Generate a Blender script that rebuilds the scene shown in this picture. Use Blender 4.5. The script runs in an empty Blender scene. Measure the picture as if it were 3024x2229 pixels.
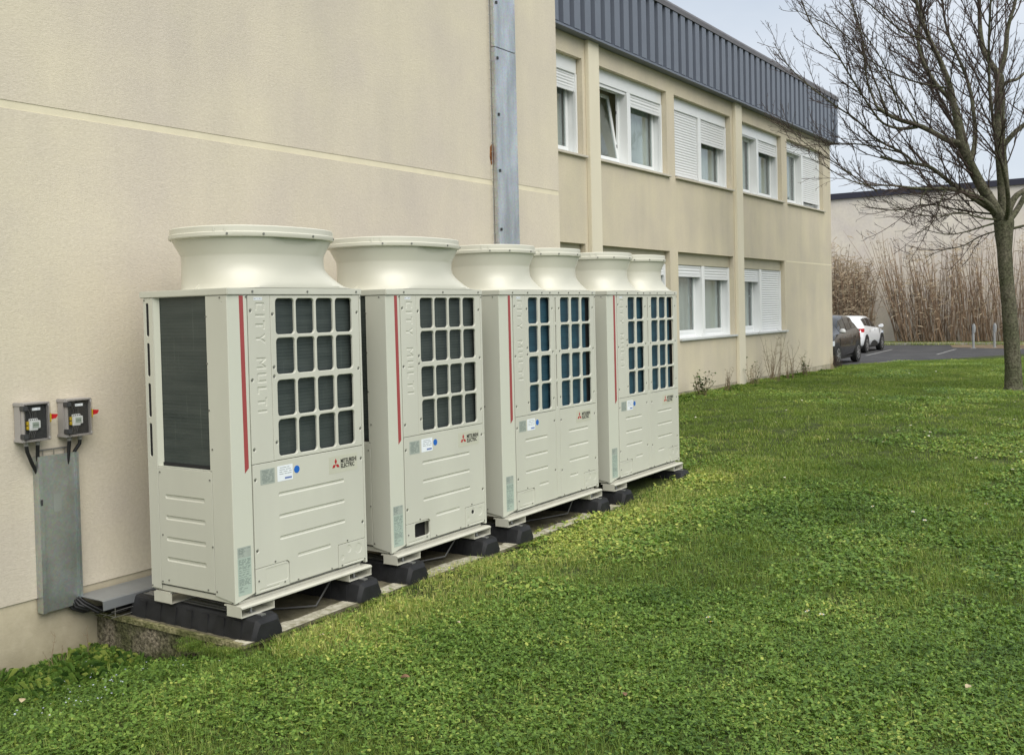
import bpy, bmesh, math, random
import numpy as np
from mathutils import Vector, Matrix, noise, geometry
random.seed(7); np.random.seed(7)
R = math.radians
C = bpy.context.scene.collection
SC = bpy.context.scene

# ------------------------------------------------------------------ camera
cam_d = bpy.data.cameras.new('camera'); cam = bpy.data.objects.new('camera', cam_d); C.objects.link(cam)
cr = Vector((0.8334, 0.5522, -0.0232)); cf = Vector((-0.5521, 0.8334, -0.0258))
cf.normalize(); cr = (cr - cf * cr.dot(cf)).normalized(); cu = cr.cross(cf)
M = Matrix((cr, cu, -cf)).transposed().to_4x4(); M.translation = Vector((5.039, -4.378, 2.040))
cam.matrix_world = M
cam_d.sensor_width = 36; cam_d.lens = 36 * 3021.9 / 3024
cam_d.shift_y = -(1114.5 - 996.8) / 3024
cam_d.clip_start = .05; cam_d.clip_end = 2000
SC.camera = cam

# ------------------------------------------------------------------ sky, sun, exposure
SUN_EL, SUN_AZ = R(50), R(122)        # azimuth clockwise from +Y: the sun stands over the lawn, to the right
w = bpy.data.worlds.new('World'); SC.world = w; w.use_nodes = True
nt = w.node_tree; nt.nodes.clear()
sky = nt.nodes.new('ShaderNodeTexSky'); sky.sky_type = 'NISHITA'; sky.sun_disc = False
sky.sun_elevation = SUN_EL; sky.sun_rotation = SUN_AZ; sky.air_density = 1.0; sky.dust_density = 2.0
tc = nt.nodes.new('ShaderNodeTexCoord')
mp = nt.nodes.new('ShaderNodeMapping'); mp.inputs['Scale'].default_value = (1, 1, 2.6)
nz = nt.nodes.new('ShaderNodeTexNoise'); nz.inputs['Scale'].default_value = 2.2; nz.inputs['Detail'].default_value = 5
nz.inputs['Roughness'].default_value = .55
rp = nt.nodes.new('ShaderNodeValToRGB')
rp.color_ramp.elements[0].position = .32; rp.color_ramp.elements[0].color = (5.7, 6.4, 7.3, 1)
rp.color_ramp.elements[1].position = .70; rp.color_ramp.elements[1].color = (7.8, 8.2, 8.7, 1)
mx = nt.nodes.new('ShaderNodeMix'); mx.data_type = 'RGBA'; mx.inputs['Factor'].default_value = .86
bg = nt.nodes.new('ShaderNodeBackground'); bg.inputs['Strength'].default_value = .054
wo = nt.nodes.new('ShaderNodeOutputWorld')
L = nt.links.new
L(tc.outputs['Generated'], mp.inputs['Vector']); L(mp.outputs['Vector'], nz.inputs['Vector']); L(nz.outputs['Fac'], rp.inputs['Fac'])
L(sky.outputs['Color'], mx.inputs['A']); L(rp.outputs['Color'], mx.inputs['B'])
L(mx.outputs['Result'], bg.inputs['Color']); L(bg.outputs['Background'], wo.inputs['Surface'])
sd = bpy.data.lights.new('sun', 'SUN'); sd.energy = 1.5; sd.angle = R(60); sd.color = (1, .95, .86)
so = bpy.data.objects.new('sun', sd); C.objects.link(so)
dirv = Vector((math.sin(SUN_AZ) * math.cos(SUN_EL), math.cos(SUN_AZ) * math.cos(SUN_EL), math.sin(SUN_EL)))
so.rotation_euler = (-dirv).to_track_quat('-Z', 'Y').to_euler(); so.location = (20, 10, 30)
SC.view_settings.view_transform = 'Standard'; SC.view_settings.look = 'None'
SC.view_settings.exposure = 1.10; SC.view_settings.gamma = 1.0; SC.view_settings.use_curve_mapping = False

# ------------------------------------------------------------------ materials
MC = {}
def newmat(name):
    m = bpy.data.materials.new(name); m.use_nodes = True
    n = m.node_tree; b = n.nodes['Principled BSDF']
    return m, n, b
def node(n, t, **kw):
    x = n.nodes.new(t)
    for k, v in kw.items(): x.inputs[k].default_value = v
    return x
def noise_col(n, vec, scale, c0, c1, p0=.3, p1=.7, detail=4, rough=.55):
    a = node(n, 'ShaderNodeTexNoise', Scale=scale, Detail=detail, Roughness=rough)
    n.links.new(vec, a.inputs['Vector'])
    r = n.nodes.new('ShaderNodeValToRGB'); r.color_ramp.elements[0].position = p0; r.color_ramp.elements[1].position = p1
    r.color_ramp.elements[0].color = (*c0, 1); r.color_ramp.elements[1].color = (*c1, 1)
    n.links.new(a.outputs['Fac'], r.inputs['Fac']); return r.outputs['Color'], a.outputs['Fac']
def mixc(n, a, b, f, mode='MIX'):
    m = n.nodes.new('ShaderNodeMix'); m.data_type = 'RGBA'; m.blend_type = mode
    for s, v in (('A', a), ('B', b), ('Factor', f)):
        if hasattr(v, 'is_output'): n.links.new(v, m.inputs[s])
        elif s == 'Factor': m.inputs[s].default_value = v
        else: m.inputs[s].default_value = (*v, 1)
    return m.outputs['Result']
def pos(n, scale=(1, 1, 1), obj=False):
    if obj: o = n.nodes.new('ShaderNodeTexCoord').outputs['Object']
    else: o = n.nodes.new('ShaderNodeNewGeometry').outputs['Position']
    mp = n.nodes.new('ShaderNodeMapping'); mp.inputs['Scale'].default_value = scale
    n.links.new(o, mp.inputs['Vector']); return mp.outputs['Vector']
def add_bump(n, b, vec, scale, strength, dist, detail=4, h=None):
    if h is None:
        a = node(n, 'ShaderNodeTexNoise', Scale=scale, Detail=detail, Roughness=.6); n.links.new(vec, a.inputs['Vector']); h = a.outputs['Fac']
    bp = node(n, 'ShaderNodeBump', Strength=strength, Distance=dist); n.links.new(h, bp.inputs['Height'])
    n.links.new(bp.outputs['Normal'], b.inputs['Normal'])
def pm(name, col, rough=.5, metal=0., var=.08, vs=3., bump=0., bs=60., spec=.5, coat=0., dist=.002, obj=False, stretch=(1, 1, 1)):
    if name in MC: return MC[name]
    m, n, b = newmat(name)
    b.inputs['Roughness'].default_value = rough; b.inputs['Metallic'].default_value = metal
    b.inputs['Specular IOR Level'].default_value = spec; b.inputs['Coat Weight'].default_value = coat
    v = pos(n, stretch, obj)
    c0 = tuple(x * (1 - var) for x in col); c1 = tuple(min(1, x * (1 + var)) for x in col)
    co, f = noise_col(n, v, vs, c0, c1); n.links.new(co, b.inputs['Base Color'])
    if bump: add_bump(n, b, v, bs, bump, dist)
    MC[name] = m; return m

def stucco(name, base, blot, grain, bump, streak=0.0, dirt=None):
    m, n, b = newmat(name); b.inputs['Roughness'].default_value = .92; b.inputs['Specular IOR Level'].default_value = .2
    v = pos(n)
    co, _ = noise_col(n, v, .55, blot, base, .36, .60, 5, .5)
    co2, _ = noise_col(n, v, 1.3, (.95, .945, .975), (1.02, 1.02, 1.0), .35, .65, 4)
    c = mixc(n, co, co2, 1.0, 'MULTIPLY')
    g, gf = noise_col(n, v, grain, (.945, .94, .93), (1.03, 1.03, 1.03), .33, .62, 5, .65)
    c = mixc(n, c, g, 1.0, 'MULTIPLY')
    if streak:
        sv = pos(n, (1.1, 1.1, .17)); s, sf = noise_col(n, sv, 1.6, (.84, .85, .86), (1.04, 1.04, 1.03), .34, .62, 6, .6)
        c = mixc(n, c, s, streak, 'MULTIPLY')
    if dirt:   # grime rising from the ground, its edge uneven
        z0, z1 = dirt
        se = n.nodes.new('ShaderNodeSeparateXYZ'); n.links.new(v, se.inputs[0])
        nn = node(n, 'ShaderNodeTexNoise', Scale=5., Detail=5.); n.links.new(v, nn.inputs['Vector'])
        ad = n.nodes.new('ShaderNodeMath'); ad.operation = 'MULTIPLY_ADD'; n.links.new(nn.outputs['Fac'], ad.inputs[0]); ad.inputs[1].default_value = .5; n.links.new(se.outputs['Z'], ad.inputs[2])
        mr = n.nodes.new('ShaderNodeMapRange'); n.links.new(ad.outputs[0], mr.inputs['Value'])
        mr.inputs['From Min'].default_value = z0 + .25; mr.inputs['From Max'].default_value = z1 + .25; mr.inputs['To Min'].default_value = .55; mr.inputs['To Max'].default_value = 0
        c = mixc(n, c, (.16, .135, .075), mr.outputs['Result'])
    n.links.new(c, b.inputs['Base Color'])
    # trowelled relief: short wavy ridges
    dv = node(n, 'ShaderNodeTexNoise', Scale=grain * .8, Detail=3., Distortion=2.2); sv2 = pos(n, (1, .55, 1.3)); n.links.new(sv2, dv.inputs['Vector'])
    add_bump(n, b, v, 1, bump, .012, h=dv.outputs['Fac'])
    MC[name] = m; return m
def worn(name, c_lo, c_hi, vs, rough, bump, bs, extra=None, dist=.01, p=(.35, .65)):
    m, n, b = newmat(name); b.inputs['Roughness'].default_value = rough; b.inputs['Specular IOR Level'].default_value = .25
    v = pos(n); co, _ = noise_col(n, v, vs, c_lo, c_hi, p[0], p[1], 7, .65)
    if extra: e, _ = noise_col(n, v, extra[0], extra[1], extra[2], .42, .6, 5); co = mixc(n, co, e, 1.0, 'MULTIPLY')
    n.links.new(co, b.inputs['Base Color']); add_bump(n, b, v, bs, bump, dist, 6); MC[name] = m; return m

PAINT = pm('unit_paint', (.560, .560, .485), .40, var=.045, vs=2.2, stretch=(1, 1, .3), bump=.05, bs=140, spec=.4, dist=.0005)
PAINT_P = pm('pillar_paint', (.58, .59, .505), .42, var=.02, vs=1.5, spec=.4)
SHROUD = pm('shroud_plastic', (.62, .61, .52), .33, var=.02, vs=1.2, spec=.5)
RED = pm('red_stripe', (.34, .062, .062), .4, var=.04)
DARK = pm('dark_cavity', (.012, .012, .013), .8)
SCREW = pm('screw_steel', (.22, .22, .20), .45, .6)
STEEL_P = pm('foot_paint', (.56, .55, .47), .45, var=.05, vs=9, bump=.06, bs=60)
RUBBER = pm('rubber', (.015, .0155, .017), .62, var=.45, vs=7, bump=.25, bs=90, spec=.35)
ALU = pm('aluminium_rail', (.33, .33, .32), .42, .7, var=.15, vs=14)
GALV = None
def galv(name, lo, hi, rough, st=(2.5, 2.5, .5), bmp=.35):
    m, n, b = newmat(name); b.inputs['Metallic'].default_value = .85; b.inputs['Roughness'].default_value = rough
    v = pos(n); vo = n.nodes.new('ShaderNodeTexVoronoi'); vo.inputs['Scale'].default_value = 70; n.links.new(v, vo.inputs['Vector'])
    s, _ = noise_col(n, pos(n, st), 2.4, lo, hi, .35, .68, 6, .62)
    g = n.nodes.new('ShaderNodeMix'); g.data_type = 'RGBA'; g.blend_type = 'MULTIPLY'; g.inputs['Factor'].default_value = .16
    n.links.new(s, g.inputs['A']); n.links.new(vo.outputs['Color'], g.inputs['B']); n.links.new(g.outputs['Result'], b.inputs['Base Color'])
    r, _ = noise_col(n, v, 5, (rough - .1,) * 3, (rough + .14,) * 3); n.links.new(r, b.inputs['Roughness'])
    add_bump(n, b, v, 3.5, bmp, .02, 2); MC[name] = m; return m
GALV = galv('galvanised_sheet', (.50, .53, .54), (.76, .79, .80), .40)
GALV_D = galv('galvanised_cover', (.43, .47, .46), (.60, .64, .62), .38, (1.0, 1.0, .7), .12)
def coil_mat(name, lo, hi, bright=.10):
    m, n, b = newmat(name); b.inputs['Roughness'].default_value = .5; b.inputs['Metallic'].default_value = .3
    a, _ = noise_col(n, pos(n, (1, 1, 9)), 2.2, lo, hi, .3, .7, 5)
    wv = n.nodes.new('ShaderNodeTexWave'); wv.bands_direction = 'Z'; wv.inputs['Scale'].default_value = 14.5; n.links.new(pos(n), wv.inputs['Vector'])
    rr = n.nodes.new('ShaderNodeMapRange'); n.links.new(wv.outputs['Fac'], rr.inputs['Value']); rr.inputs['To Min'].default_value = .93; rr.inputs['To Max'].default_value = 1.07
    mm = n.nodes.new('ShaderNodeVectorMath'); mm.operation = 'SCALE'; n.links.new(a, mm.inputs[0]); n.links.new(rr.outputs[0], mm.inputs['Scale'])
    st, _ = noise_col(n, pos(n, (40, 40, 1.2)), 1.6, (1, 1, 1), (1.9, 1.85, 1.7), .62, .8, 3)
    c = mixc(n, mm.outputs[0], st, 1.0, 'MULTIPLY'); n.links.new(c, b.inputs['Base Color']); MC[name] = m; return m
COIL_G = coil_mat('coil_grey', (.040, .054, .052), (.072, .088, .083))
COIL_B = coil_mat('coil_blue', (.016, .056, .088), (.034, .105, .150))
TUBE = pm('coil_tube', (.085, .10, .095), .5, .2); TUBE_B = pm('coil_tube_blue', (.045, .10, .125), .5, .2)
LBL_GREY = pm('grey_label', (.36, .40, .36), .35, var=.06, vs=30); LBL_WHITE = pm('white_label', (.80, .84, .88), .4, var=.02)
LBL_GREEN = pm('pale_green_label', (.40, .48, .42), .3, var=.05, vs=20); LBL_BLUE = pm('blue_sticker', (.015, .13, .50), .35)
LBL_CLEAR = pm('film_label', (.535, .535, .44), .3, var=.02); INK = pm('print_ink', (.16, .19, .18), .5); INK_B = pm('print_blue', (.12, .18, .42), .5)
BLACK = pm('black_print', (.015, .015, .015), .5); EMRED = pm('emblem_red', (.42, .02, .025), .4)
WALL = stucco('roughcast_render', (.655, .595, .475), (.605, .55, .455), 40, .22, streak=.38)
WALL2 = stucco('smooth_render', (.635, .57, .435), (.575, .52, .40), 40, .10, streak=.5)
PLINTH = stucco('plinth_render', (.64, .58, .45), (.55, .49, .36), 18, .10, dirt=(-.20, .24))
PLINTH2 = stucco('office_plinth_render', (.62, .57, .44), (.57, .51, .39), 18, .10, dirt=(.30, .50))
JOINT = pm('joint_render', (.72, .66, .49), .85, var=.05, vs=6, bump=.2, bs=30)
PIL = pm('pilaster_render', (.69, .64, .50), .88, var=.06, vs=1.2, bump=.1, bs=30, stretch=(1, 1, .3))
FARW = stucco('far_render', (.80, .74, .65), (.75, .69, .61), 10, .05, streak=.3)
CLAD_SHADE = pm('cladding_trough_shade', (.080, .098, .150), .42, var=.05, vs=1.5, spec=.4)  # same metal as the ribs, darkened to paint the shade in the troughs
CLAD_R = pm('blue_grey_rib', (.145, .165, .205), .42, var=.05, vs=1.5, spec=.4)
COPING = pm('coping_metal', (.11, .105, .11), .5, var=.08)
FARCOP = pm('far_coping', (.030, .030, .048), .5)
PVC = pm('white_pvc', (.78, .80, .80), .32, var=.02, vs=2); PVC_S = pm('shutter_pvc', (.74, .755, .76), .4, var=.02)
SILL = pm('sill_stone', (.56, .52, .43), .75, var=.08, vs=5)
SILLW = pm('sill_metal', (.55, .57, .56), .4, var=.05)
BOXB = pm('beige_shutter_box', (.50, .46, .34), .6, var=.04)
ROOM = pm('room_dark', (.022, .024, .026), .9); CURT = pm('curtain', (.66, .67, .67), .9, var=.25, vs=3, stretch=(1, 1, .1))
CURT2 = pm('warm_curtain', (.70, .63, .45), .9, var=.15, vs=3, stretch=(1, 1, .1))
CONC = worn('pad_concrete', (.085, .078, .05), (.24, .22, .165), 4.5, .9, .5, 30, (1.4, (.55, .55, .5), (1.1, 1.08, 1.0)))  # dark tone carries the shade under the units as well as dirt
AGG = worn('exposed_aggregate', (.06, .055, .04), (.42, .38, .30), 40, .95, 1.0, 55, (3.0, (.4, .45, .28), (1.05, 1, .95)), .03)
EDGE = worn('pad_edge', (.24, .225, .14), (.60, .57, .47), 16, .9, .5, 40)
MOSSE = worn('mossy_edge', (.10, .105, .045), (.42, .39, .26), 30, .95, 1.0, 60, (4., (.5, .55, .35), (1.15, 1.1, 1.0)), .02)
ASPH = worn('asphalt', (.055, .055, .058), (.085, .084, .085), 1.2, .9, .4, 180, (60., (.8, .8, .8), (1.2, 1.2, 1.2)))
LINE = worn('road_paint', (.13, .13, .13), (.34, .34, .33), 12, .8, .1, 40)
KERB = worn('kerb_concrete', (.26, .24, .19), (.42, .40, .34), 4, .9, .3, 30)
SOIL = worn('soil', (.035, .030, .018), (.085, .066, .038), 9, .95, .8, 40)
def leafmat(name, dark, light, dry, rough=.45, trans=.3):
    m, n, b = newmat(name)
    at = n.nodes.new('ShaderNodeAttribute'); at.attribute_type = 'INSTANCER'; at.attribute_name = 'tint'
    g = n.nodes.new('ShaderNodeObjectInfo'); ad = n.nodes.new('ShaderNodeMath'); ad.operation = 'ADD'
    v = n.nodes.new('ShaderNodeNewGeometry')
    wn = n.nodes.new('ShaderNodeMath'); wn.operation = 'MULTIPLY_ADD'; n.links.new(v.outputs['Random Per Island'], wn.inputs[0]); wn.inputs[1].default_value = .72; wn.inputs[2].default_value = -.33
    n.links.new(at.outputs['Fac'], ad.inputs[0]); n.links.new(wn.outputs[0], ad.inputs[1])
    r = n.nodes.new('ShaderNodeValToRGB'); e = r.color_ramp.elements
    e[0].position = 0; e[0].color = (*dark, 1); e[1].position = .62; e[1].color = (*light, 1)
    x = e.new(.95); x.color = (*dry, 1)
    n.links.new(ad.outputs[0], r.inputs['Fac'])
    n.links.new(r.outputs['Color'], b.inputs['Base Color']); b.inputs['Roughness'].default_value = rough; b.inputs['Specular IOR Level'].default_value = .3
    tr = n.nodes.new('ShaderNodeBsdfTranslucent'); hs = n.nodes.new('ShaderNodeVectorMath'); hs.operation = 'MULTIPLY'; hs.inputs[1].default_value = (1.3, 1.35, .6)
    n.links.new(r.outputs['Color'], hs.inputs[0]); n.links.new(hs.outputs[0], tr.inputs['Color'])
    ms = n.nodes.new('ShaderNodeMixShader'); ms.inputs[0].default_value = trans
    n.links.new(b.outputs[0], ms.inputs[1]); n.links.new(tr.outputs[0], ms.inputs[2]); n.links.new(ms.outputs[0], n.nodes['Material Output'].inputs[0])
    MC[name] = m; return m
CLOVER = leafmat('clover_leaf', (.050, .108, .018), (.200, .330, .062), (.56, .59, .15), .42)
BLADE = leafmat('grass_blade', (.078, .130, .022), (.232, .325, .066), (.60, .56, .22), .55, .35)
WEED = leafmat('weed_leaf', (.036, .082, .016), (.12, .215, .040), (.36, .42, .10), .55)
LAWN = worn('lawn_soil', (.030, .040, .012), (.075, .100, .026), 5, .95, .6, 60, (40., (.7, .7, .7), (1.25, 1.25, 1.1)))
BARK = worn('bark', (.045, .042, .030), (.185, .18, .135), 26, .9, 1.0, 45, (3.2, (.80, .84, .68), (1.1, 1.06, 1.0)), .02)
TWIG = pm('twig_bark', (.068, .046, .037), .8, var=.35, vs=2.)
CANE = pm('dry_cane', (.29, .205, .135), .8, var=.55, vs=6, stretch=(1, 1, .3)); CLEAF = pm('dry_reed_leaf', (.44, .355, .24), .8, var=.4, vs=3)
STALK = pm('dry_stalk', (.20, .145, .085), .85, var=.3)
PETAL = pm('daisy_petal', (.82, .82, .78), .6); YOLK = pm('daisy_centre', (.65, .45, .04), .6); SPEED = pm('speedwell_petal', (.50, .57, .82), .6)
CABLE = pm('cable_black', (.012, .012, .013), .5); CABLE_G = pm('cable_grey', (.12, .12, .12), .5)
BOXP = pm('box_plastic', (.36, .345, .335), .45, var=.03); BOXD = pm('box_dark', (.045, .047, .05), .5); YEL = pm('yellow_part', (.62, .45, .03), .45)
REDP = pm('red_handle', (.50, .015, .02), .35); METER = pm('meter_plastic', (.80, .84, .85), .4)
RUST = worn('rusty_brick', (.10, .035, .012), (.38, .16, .05), 22, .9, .8, 60)
def glass(name, tint, refl=1.0, rough=.02):
    m, n, b = newmat(name); n.nodes.remove(b)
    gl = n.nodes.new('ShaderNodeBsdfGlossy'); gl.inputs['Roughness'].default_value = rough
    tr = n.nodes.new('ShaderNodeBsdfTransparent'); tr.inputs['Color'].default_value = (*tint, 1)
    fr = n.nodes.new('ShaderNodeLayerWeight'); fr.inputs['Blend'].default_value = .5
    pw = n.nodes.new('ShaderNodeMath'); pw.operation = 'POWER'; n.links.new(fr.outputs['Facing'], pw.inputs[0]); pw.inputs[1].default_value = 4.
    mu = n.nodes.new('ShaderNodeMath'); mu.operation = 'MULTIPLY_ADD'; n.links.new(pw.outputs[0], mu.inputs[0]); mu.inputs[1].default_value = .7; mu.inputs[2].default_value = .04 * refl
    bu = node(n, 'ShaderNodeTexNoise', Scale=1.2, Detail=1.); n.links.new(pos(n), bu.inputs['Vector'])
    bp = node(n, 'ShaderNodeBump', Strength=.05, Distance=.01); n.links.new(bu.outputs['Fac'], bp.inputs['Height']); n.links.new(bp.outputs[0], gl.inputs['Normal'])
    ms = n.nodes.new('ShaderNodeMixShader'); n.links.new(mu.outputs[0], ms.inputs[0]); n.links.new(tr.outputs[0], ms.inputs[1]); n.links.new(gl.outputs[0], ms.inputs[2])
    n.links.new(ms.outputs[0], n.nodes['Material Output'].inputs[0]); MC[name] = m; return m
GLASS = glass('window_glass', (.86, .90, .89), 2.6); SMOKE = glass('smoked_lid', (.93, .925, .92), .8, .06)
CARG = pm('car_glass', (.018, .020, .022), .08, spec=.7)
CARW = pm('car_paint_white', (.80, .82, .84), .25, var=.01, coat=.6); CARB = pm('car_paint_dark', (.016, .015, .014), .25, .1, var=.05, coat=.6)
TYRE = pm('tyre', (.014, .014, .014), .85); RIM = pm('alloy', (.45, .45, .46), .35, .7); LAMP = pm('tail_lamp', (.50, .01, .02), .2, coat=.5)
PLASB = pm('black_plastic', (.02, .02, .02), .55); POSTM = pm('post_steel', (.30, .31, .31), .6, .2)
CHROME = pm('bright_trim', (.75, .75, .75), .15, .9); HEADL = pm('head_lamp', (.7, .74, .78), .1, coat=.8)

# ------------------------------------------------------------------ mesh helpers
class MB:
    def __init__(s): s.v = []; s.f = []; s.mi = []; s.m = 0
    def add(s, vs, fs):
        k = len(s.v); s.v += [tuple(p) for p in vs]; s.f += [tuple(i + k for i in f) for f in fs]; s.mi += [s.m] * len(fs); return s
    def box(s, x0, x1, y0, y1, z0, z1):
        return s.add([(x0, y0, z0), (x1, y0, z0), (x1, y1, z0), (x0, y1, z0), (x0, y0, z1), (x1, y0, z1), (x1, y1, z1), (x0, y1, z1)],
                     [(0, 3, 2, 1), (4, 5, 6, 7), (0, 1, 5, 4), (1, 2, 6, 5), (2, 3, 7, 6), (3, 0, 4, 7)])
    def rbox(s, x0, x1, y0, y1, z0, z1, r=.004):     # box with chamfered edges
        X = (x0, x1); Y = (y0, y1); Z = (z0, z1); bm = bmesh.new()
        vs = [bm.verts.new((X[i], Y[j], Z[k])) for i in (0, 1) for j in (0, 1) for k in (0, 1)]
        for f in ((0, 1, 3, 2), (4, 6, 7, 5), (0, 4, 5, 1), (2, 3, 7, 6), (0, 2, 6, 4), (1, 5, 7, 3)): bm.faces.new([vs[i] for i in f])
        bmesh.ops.bevel(bm, geom=bm.edges[:] , offset=r, segments=2, affect='EDGES')
        bm.verts.index_update(); s.add([v.co[:] for v in bm.verts], [[v.index for v in f.verts] for f in bm.faces]); bm.free(); return s
    def prism(s, poly, fn, t0, t1):                   # polygon (a,b) swept along c; fn(a,b,c)->xyz
        n = len(poly); vs = [fn(a, b, t0) for a, b in poly] + [fn(a, b, t1) for a, b in poly]
        fs = [tuple(range(n))[::-1], tuple(range(n, 2 * n))] + [(i, (i + 1) % n, n + (i + 1) % n, n + i) for i in range(n)]
        return s.add(vs, fs)
    def tube(s, pts, rad, n=6, cap=True):
        pts = [Vector(p) for p in pts]; N = len(pts)
        if not hasattr(rad, '__len__'): rad = [rad] * N
        vs = []; up = None
        for i, p in enumerate(pts):
            t = (pts[min(i + 1, N - 1)] - pts[max(i - 1, 0)]).normalized()
            if up is None: up = t.orthogonal().normalized()
            up = (up - t * up.dot(t)); up = up.normalized() if up.length > 1e-6 else t.orthogonal().normalized()
            w = t.cross(up)
            for k in range(n):
                a = 2 * math.pi * k / n; vs.append(p + (up * math.cos(a) + w * math.sin(a)) * rad[i])
        fs = [(i * n + k, i * n + (k + 1) % n, (i + 1) * n + (k + 1) % n, (i + 1) * n + k) for i in range(N - 1) for k in range(n)]
        if cap: fs += [tuple(range(n))[::-1], tuple(range((N - 1) * n, N * n))]
        return s.add(vs, fs)
    def rings(s, rs, close=True, cap0=False, cap1=False):   # loft through rings of equal length
        n = len(rs[0]); vs = [p for r in rs for p in r]
        fs = [(i * n + k, i * n + (k + 1) % n, (i + 1) * n + (k + 1) % n, (i + 1) * n + k) for i in range(len(rs) - 1) for k in range(n if close else n - 1)]
        if cap0: fs.append(tuple(range(n))[::-1])
        if cap1: fs.append(tuple(range((len(rs) - 1) * n, len(rs) * n)))
        return s.add(vs, fs)
    def mesh(s, name, mats):
        me = bpy.data.meshes.new(name); me.from_pydata(s.v, [], s.f)
        for m in (mats if isinstance(mats, (list, tuple)) else [mats]): me.materials.append(m)
        if any(s.mi): me.polygons.foreach_set('material_index', s.mi)
        me.update(); return me
    def build(s, name, mats, parent=None, smooth=None, **kw):
        o = bpy.data.objects.new(name, s.mesh(name, mats)); C.objects.link(o)
        if parent is not None: o.parent = parent
        if smooth: shade(o.data, smooth)
        tag(o, **kw); return o
def shade(me, ang=35):
    me.polygons.foreach_set('use_smooth', [True] * len(me.polygons))
    me.set_sharp_from_angle(angle=R(ang))
def tag(o, label=None, cat=None, group=None, kind=None):
    for k, v in (('label', label), ('category', cat), ('group', group), ('kind', kind)):
        if v: o[k] = v
    return o
def thing(name, label, cat, loc=(0, 0, 0), rz=0, group=None):
    o = bpy.data.objects.new(name, None); C.objects.link(o); o.empty_display_size = .1
    o.location = loc; o.rotation_euler = (0, 0, rz); return tag(o, label, cat, group)
def inst(me, name, parent=None, loc=None, rot=None, scale=None, **kw):
    o = bpy.data.objects.new(name, me); C.objects.link(o)
    if parent is not None: o.parent = parent
    if loc is not None: o.location = loc
    if rot is not None: o.rotation_euler = rot
    if scale is not None: o.scale = scale
    return tag(o, **kw)
def area(p): return .5 * sum(p[i][0] * p[(i + 1) % len(p)][1] - p[(i + 1) % len(p)][0] * p[i][1] for i in range(len(p)))
def ccw(p): return list(p) if area(p) > 0 else list(p)[::-1]
def inset(p, d):
    n = len(p); o = []
    for i in range(n):
        a, b, c = Vector(p[i - 1]), Vector(p[i]), Vector(p[(i + 1) % n])
        e1 = (b - a).normalized(); e2 = (c - b).normalized(); n1 = Vector((-e1.y, e1.x)); n2 = Vector((-e2.y, e2.x))
        k = 1 + n1.dot(n2); o.append(tuple(b + (n1 + n2) * (d / max(k, .35))))
    return o
def rrect(x0, x1, y0, y1, r, seg=4):
    o = []
    for cx, cy, a0 in ((x1 - r, y0 + r, -90), (x1 - r, y1 - r, 0), (x0 + r, y1 - r, 90), (x0 + r, y0 + r, 180)):
        for k in range(seg + 1): a = R(a0 + 90 * k / seg); o.append((cx + r * math.cos(a), cy + r * math.sin(a)))
    return o
def circ(cx, cy, r, n=12): return [(cx + r * math.cos(2 * math.pi * k / n), cy + r * math.sin(2 * math.pi * k / n)) for k in range(n)]
FRONT = lambda a, b, c: (c, a, b)       # faces +X
SIDE = lambda a, b, c: (a, -c, b)       # faces -Y
def inside(x, y, p):
    c = False; n = len(p)
    for i in range(n):
        (x0, y0), (x1, y1) = p[i - 1], p[i]
        if (y0 > y) != (y1 > y) and x < (x1 - x0) * (y - y0) / (y1 - y0) + x0: c = not c
    return c
def fill2d(loops):
    """constrained triangulation of the first loop with the others as holes"""
    vs = []; es = []
    for l in loops:
        k = len(vs); vs += [Vector(q) for q in l]; es += [(k + i, k + (i + 1) % len(l)) for i in range(len(l))]
    v, _, f, _, _, _ = geometry.delaunay_2d_cdt(vs, es, [], 0, 1e-6)
    bb = [(min(q[0] for q in l), max(q[0] for q in l), min(q[1] for q in l), max(q[1] for q in l)) for l in loops]; fs = []
    for t in f:
        x = sum(v[i].x for i in t) / 3; y = sum(v[i].y for i in t) / 3
        if not inside(x, y, loops[0]): continue
        if any(b[0] < x < b[1] and b[2] < y < b[3] and inside(x, y, l) for l, b in zip(loops[1:], bb[1:])): continue
        A = [(v[i].x, v[i].y) for i in t]; fs.append(tuple(t) if area(A) > 0 else tuple(t)[::-1])
    return [(q.x, q.y) for q in v], fs
def plate(mb, outer, holes, th, fn, ch=.002):
    """flat sheet with chamfered edge; holes: (poly, None) right through, (poly, (inset, depth)) pressed-in pocket"""
    outer = ccw(outer); loops = [inset(outer, ch)]
    hs = []
    for p, k in holes:
        p = ccw(p); hs.append((p, k)); loops.append(p if k else inset(p, -ch))
    flat, fs = fill2d(loops)
    mb.add([fn(a, b, 0) for a, b in flat], fs)
    def strip(p0, c0, p1, c1, flip):
        n = len(p0); vs = [fn(a, b, c0) for a, b in p0] + [fn(a, b, c1) for a, b in p1]
        f = [(i, (i + 1) % n, n + (i + 1) % n, n + i) for i in range(n)]
        mb.add(vs, [q[::-1] for q in f] if flip else f)
    strip(loops[0], 0, outer, -ch, True); strip(outer, -ch, outer, -th, True)
    for (p, k), l in zip(hs, loops[1:]):
        if k is None: strip(l, 0, p, -ch, False); strip(p, -ch, p, -th, False)
        else:
            q = inset(p, k[0]); strip(p, 0, q, -k[1], False)
            fl, tr_ = fill2d([q]); mb.add([fn(a, b, -k[1]) for a, b in fl], tr_)
    return mb
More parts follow.
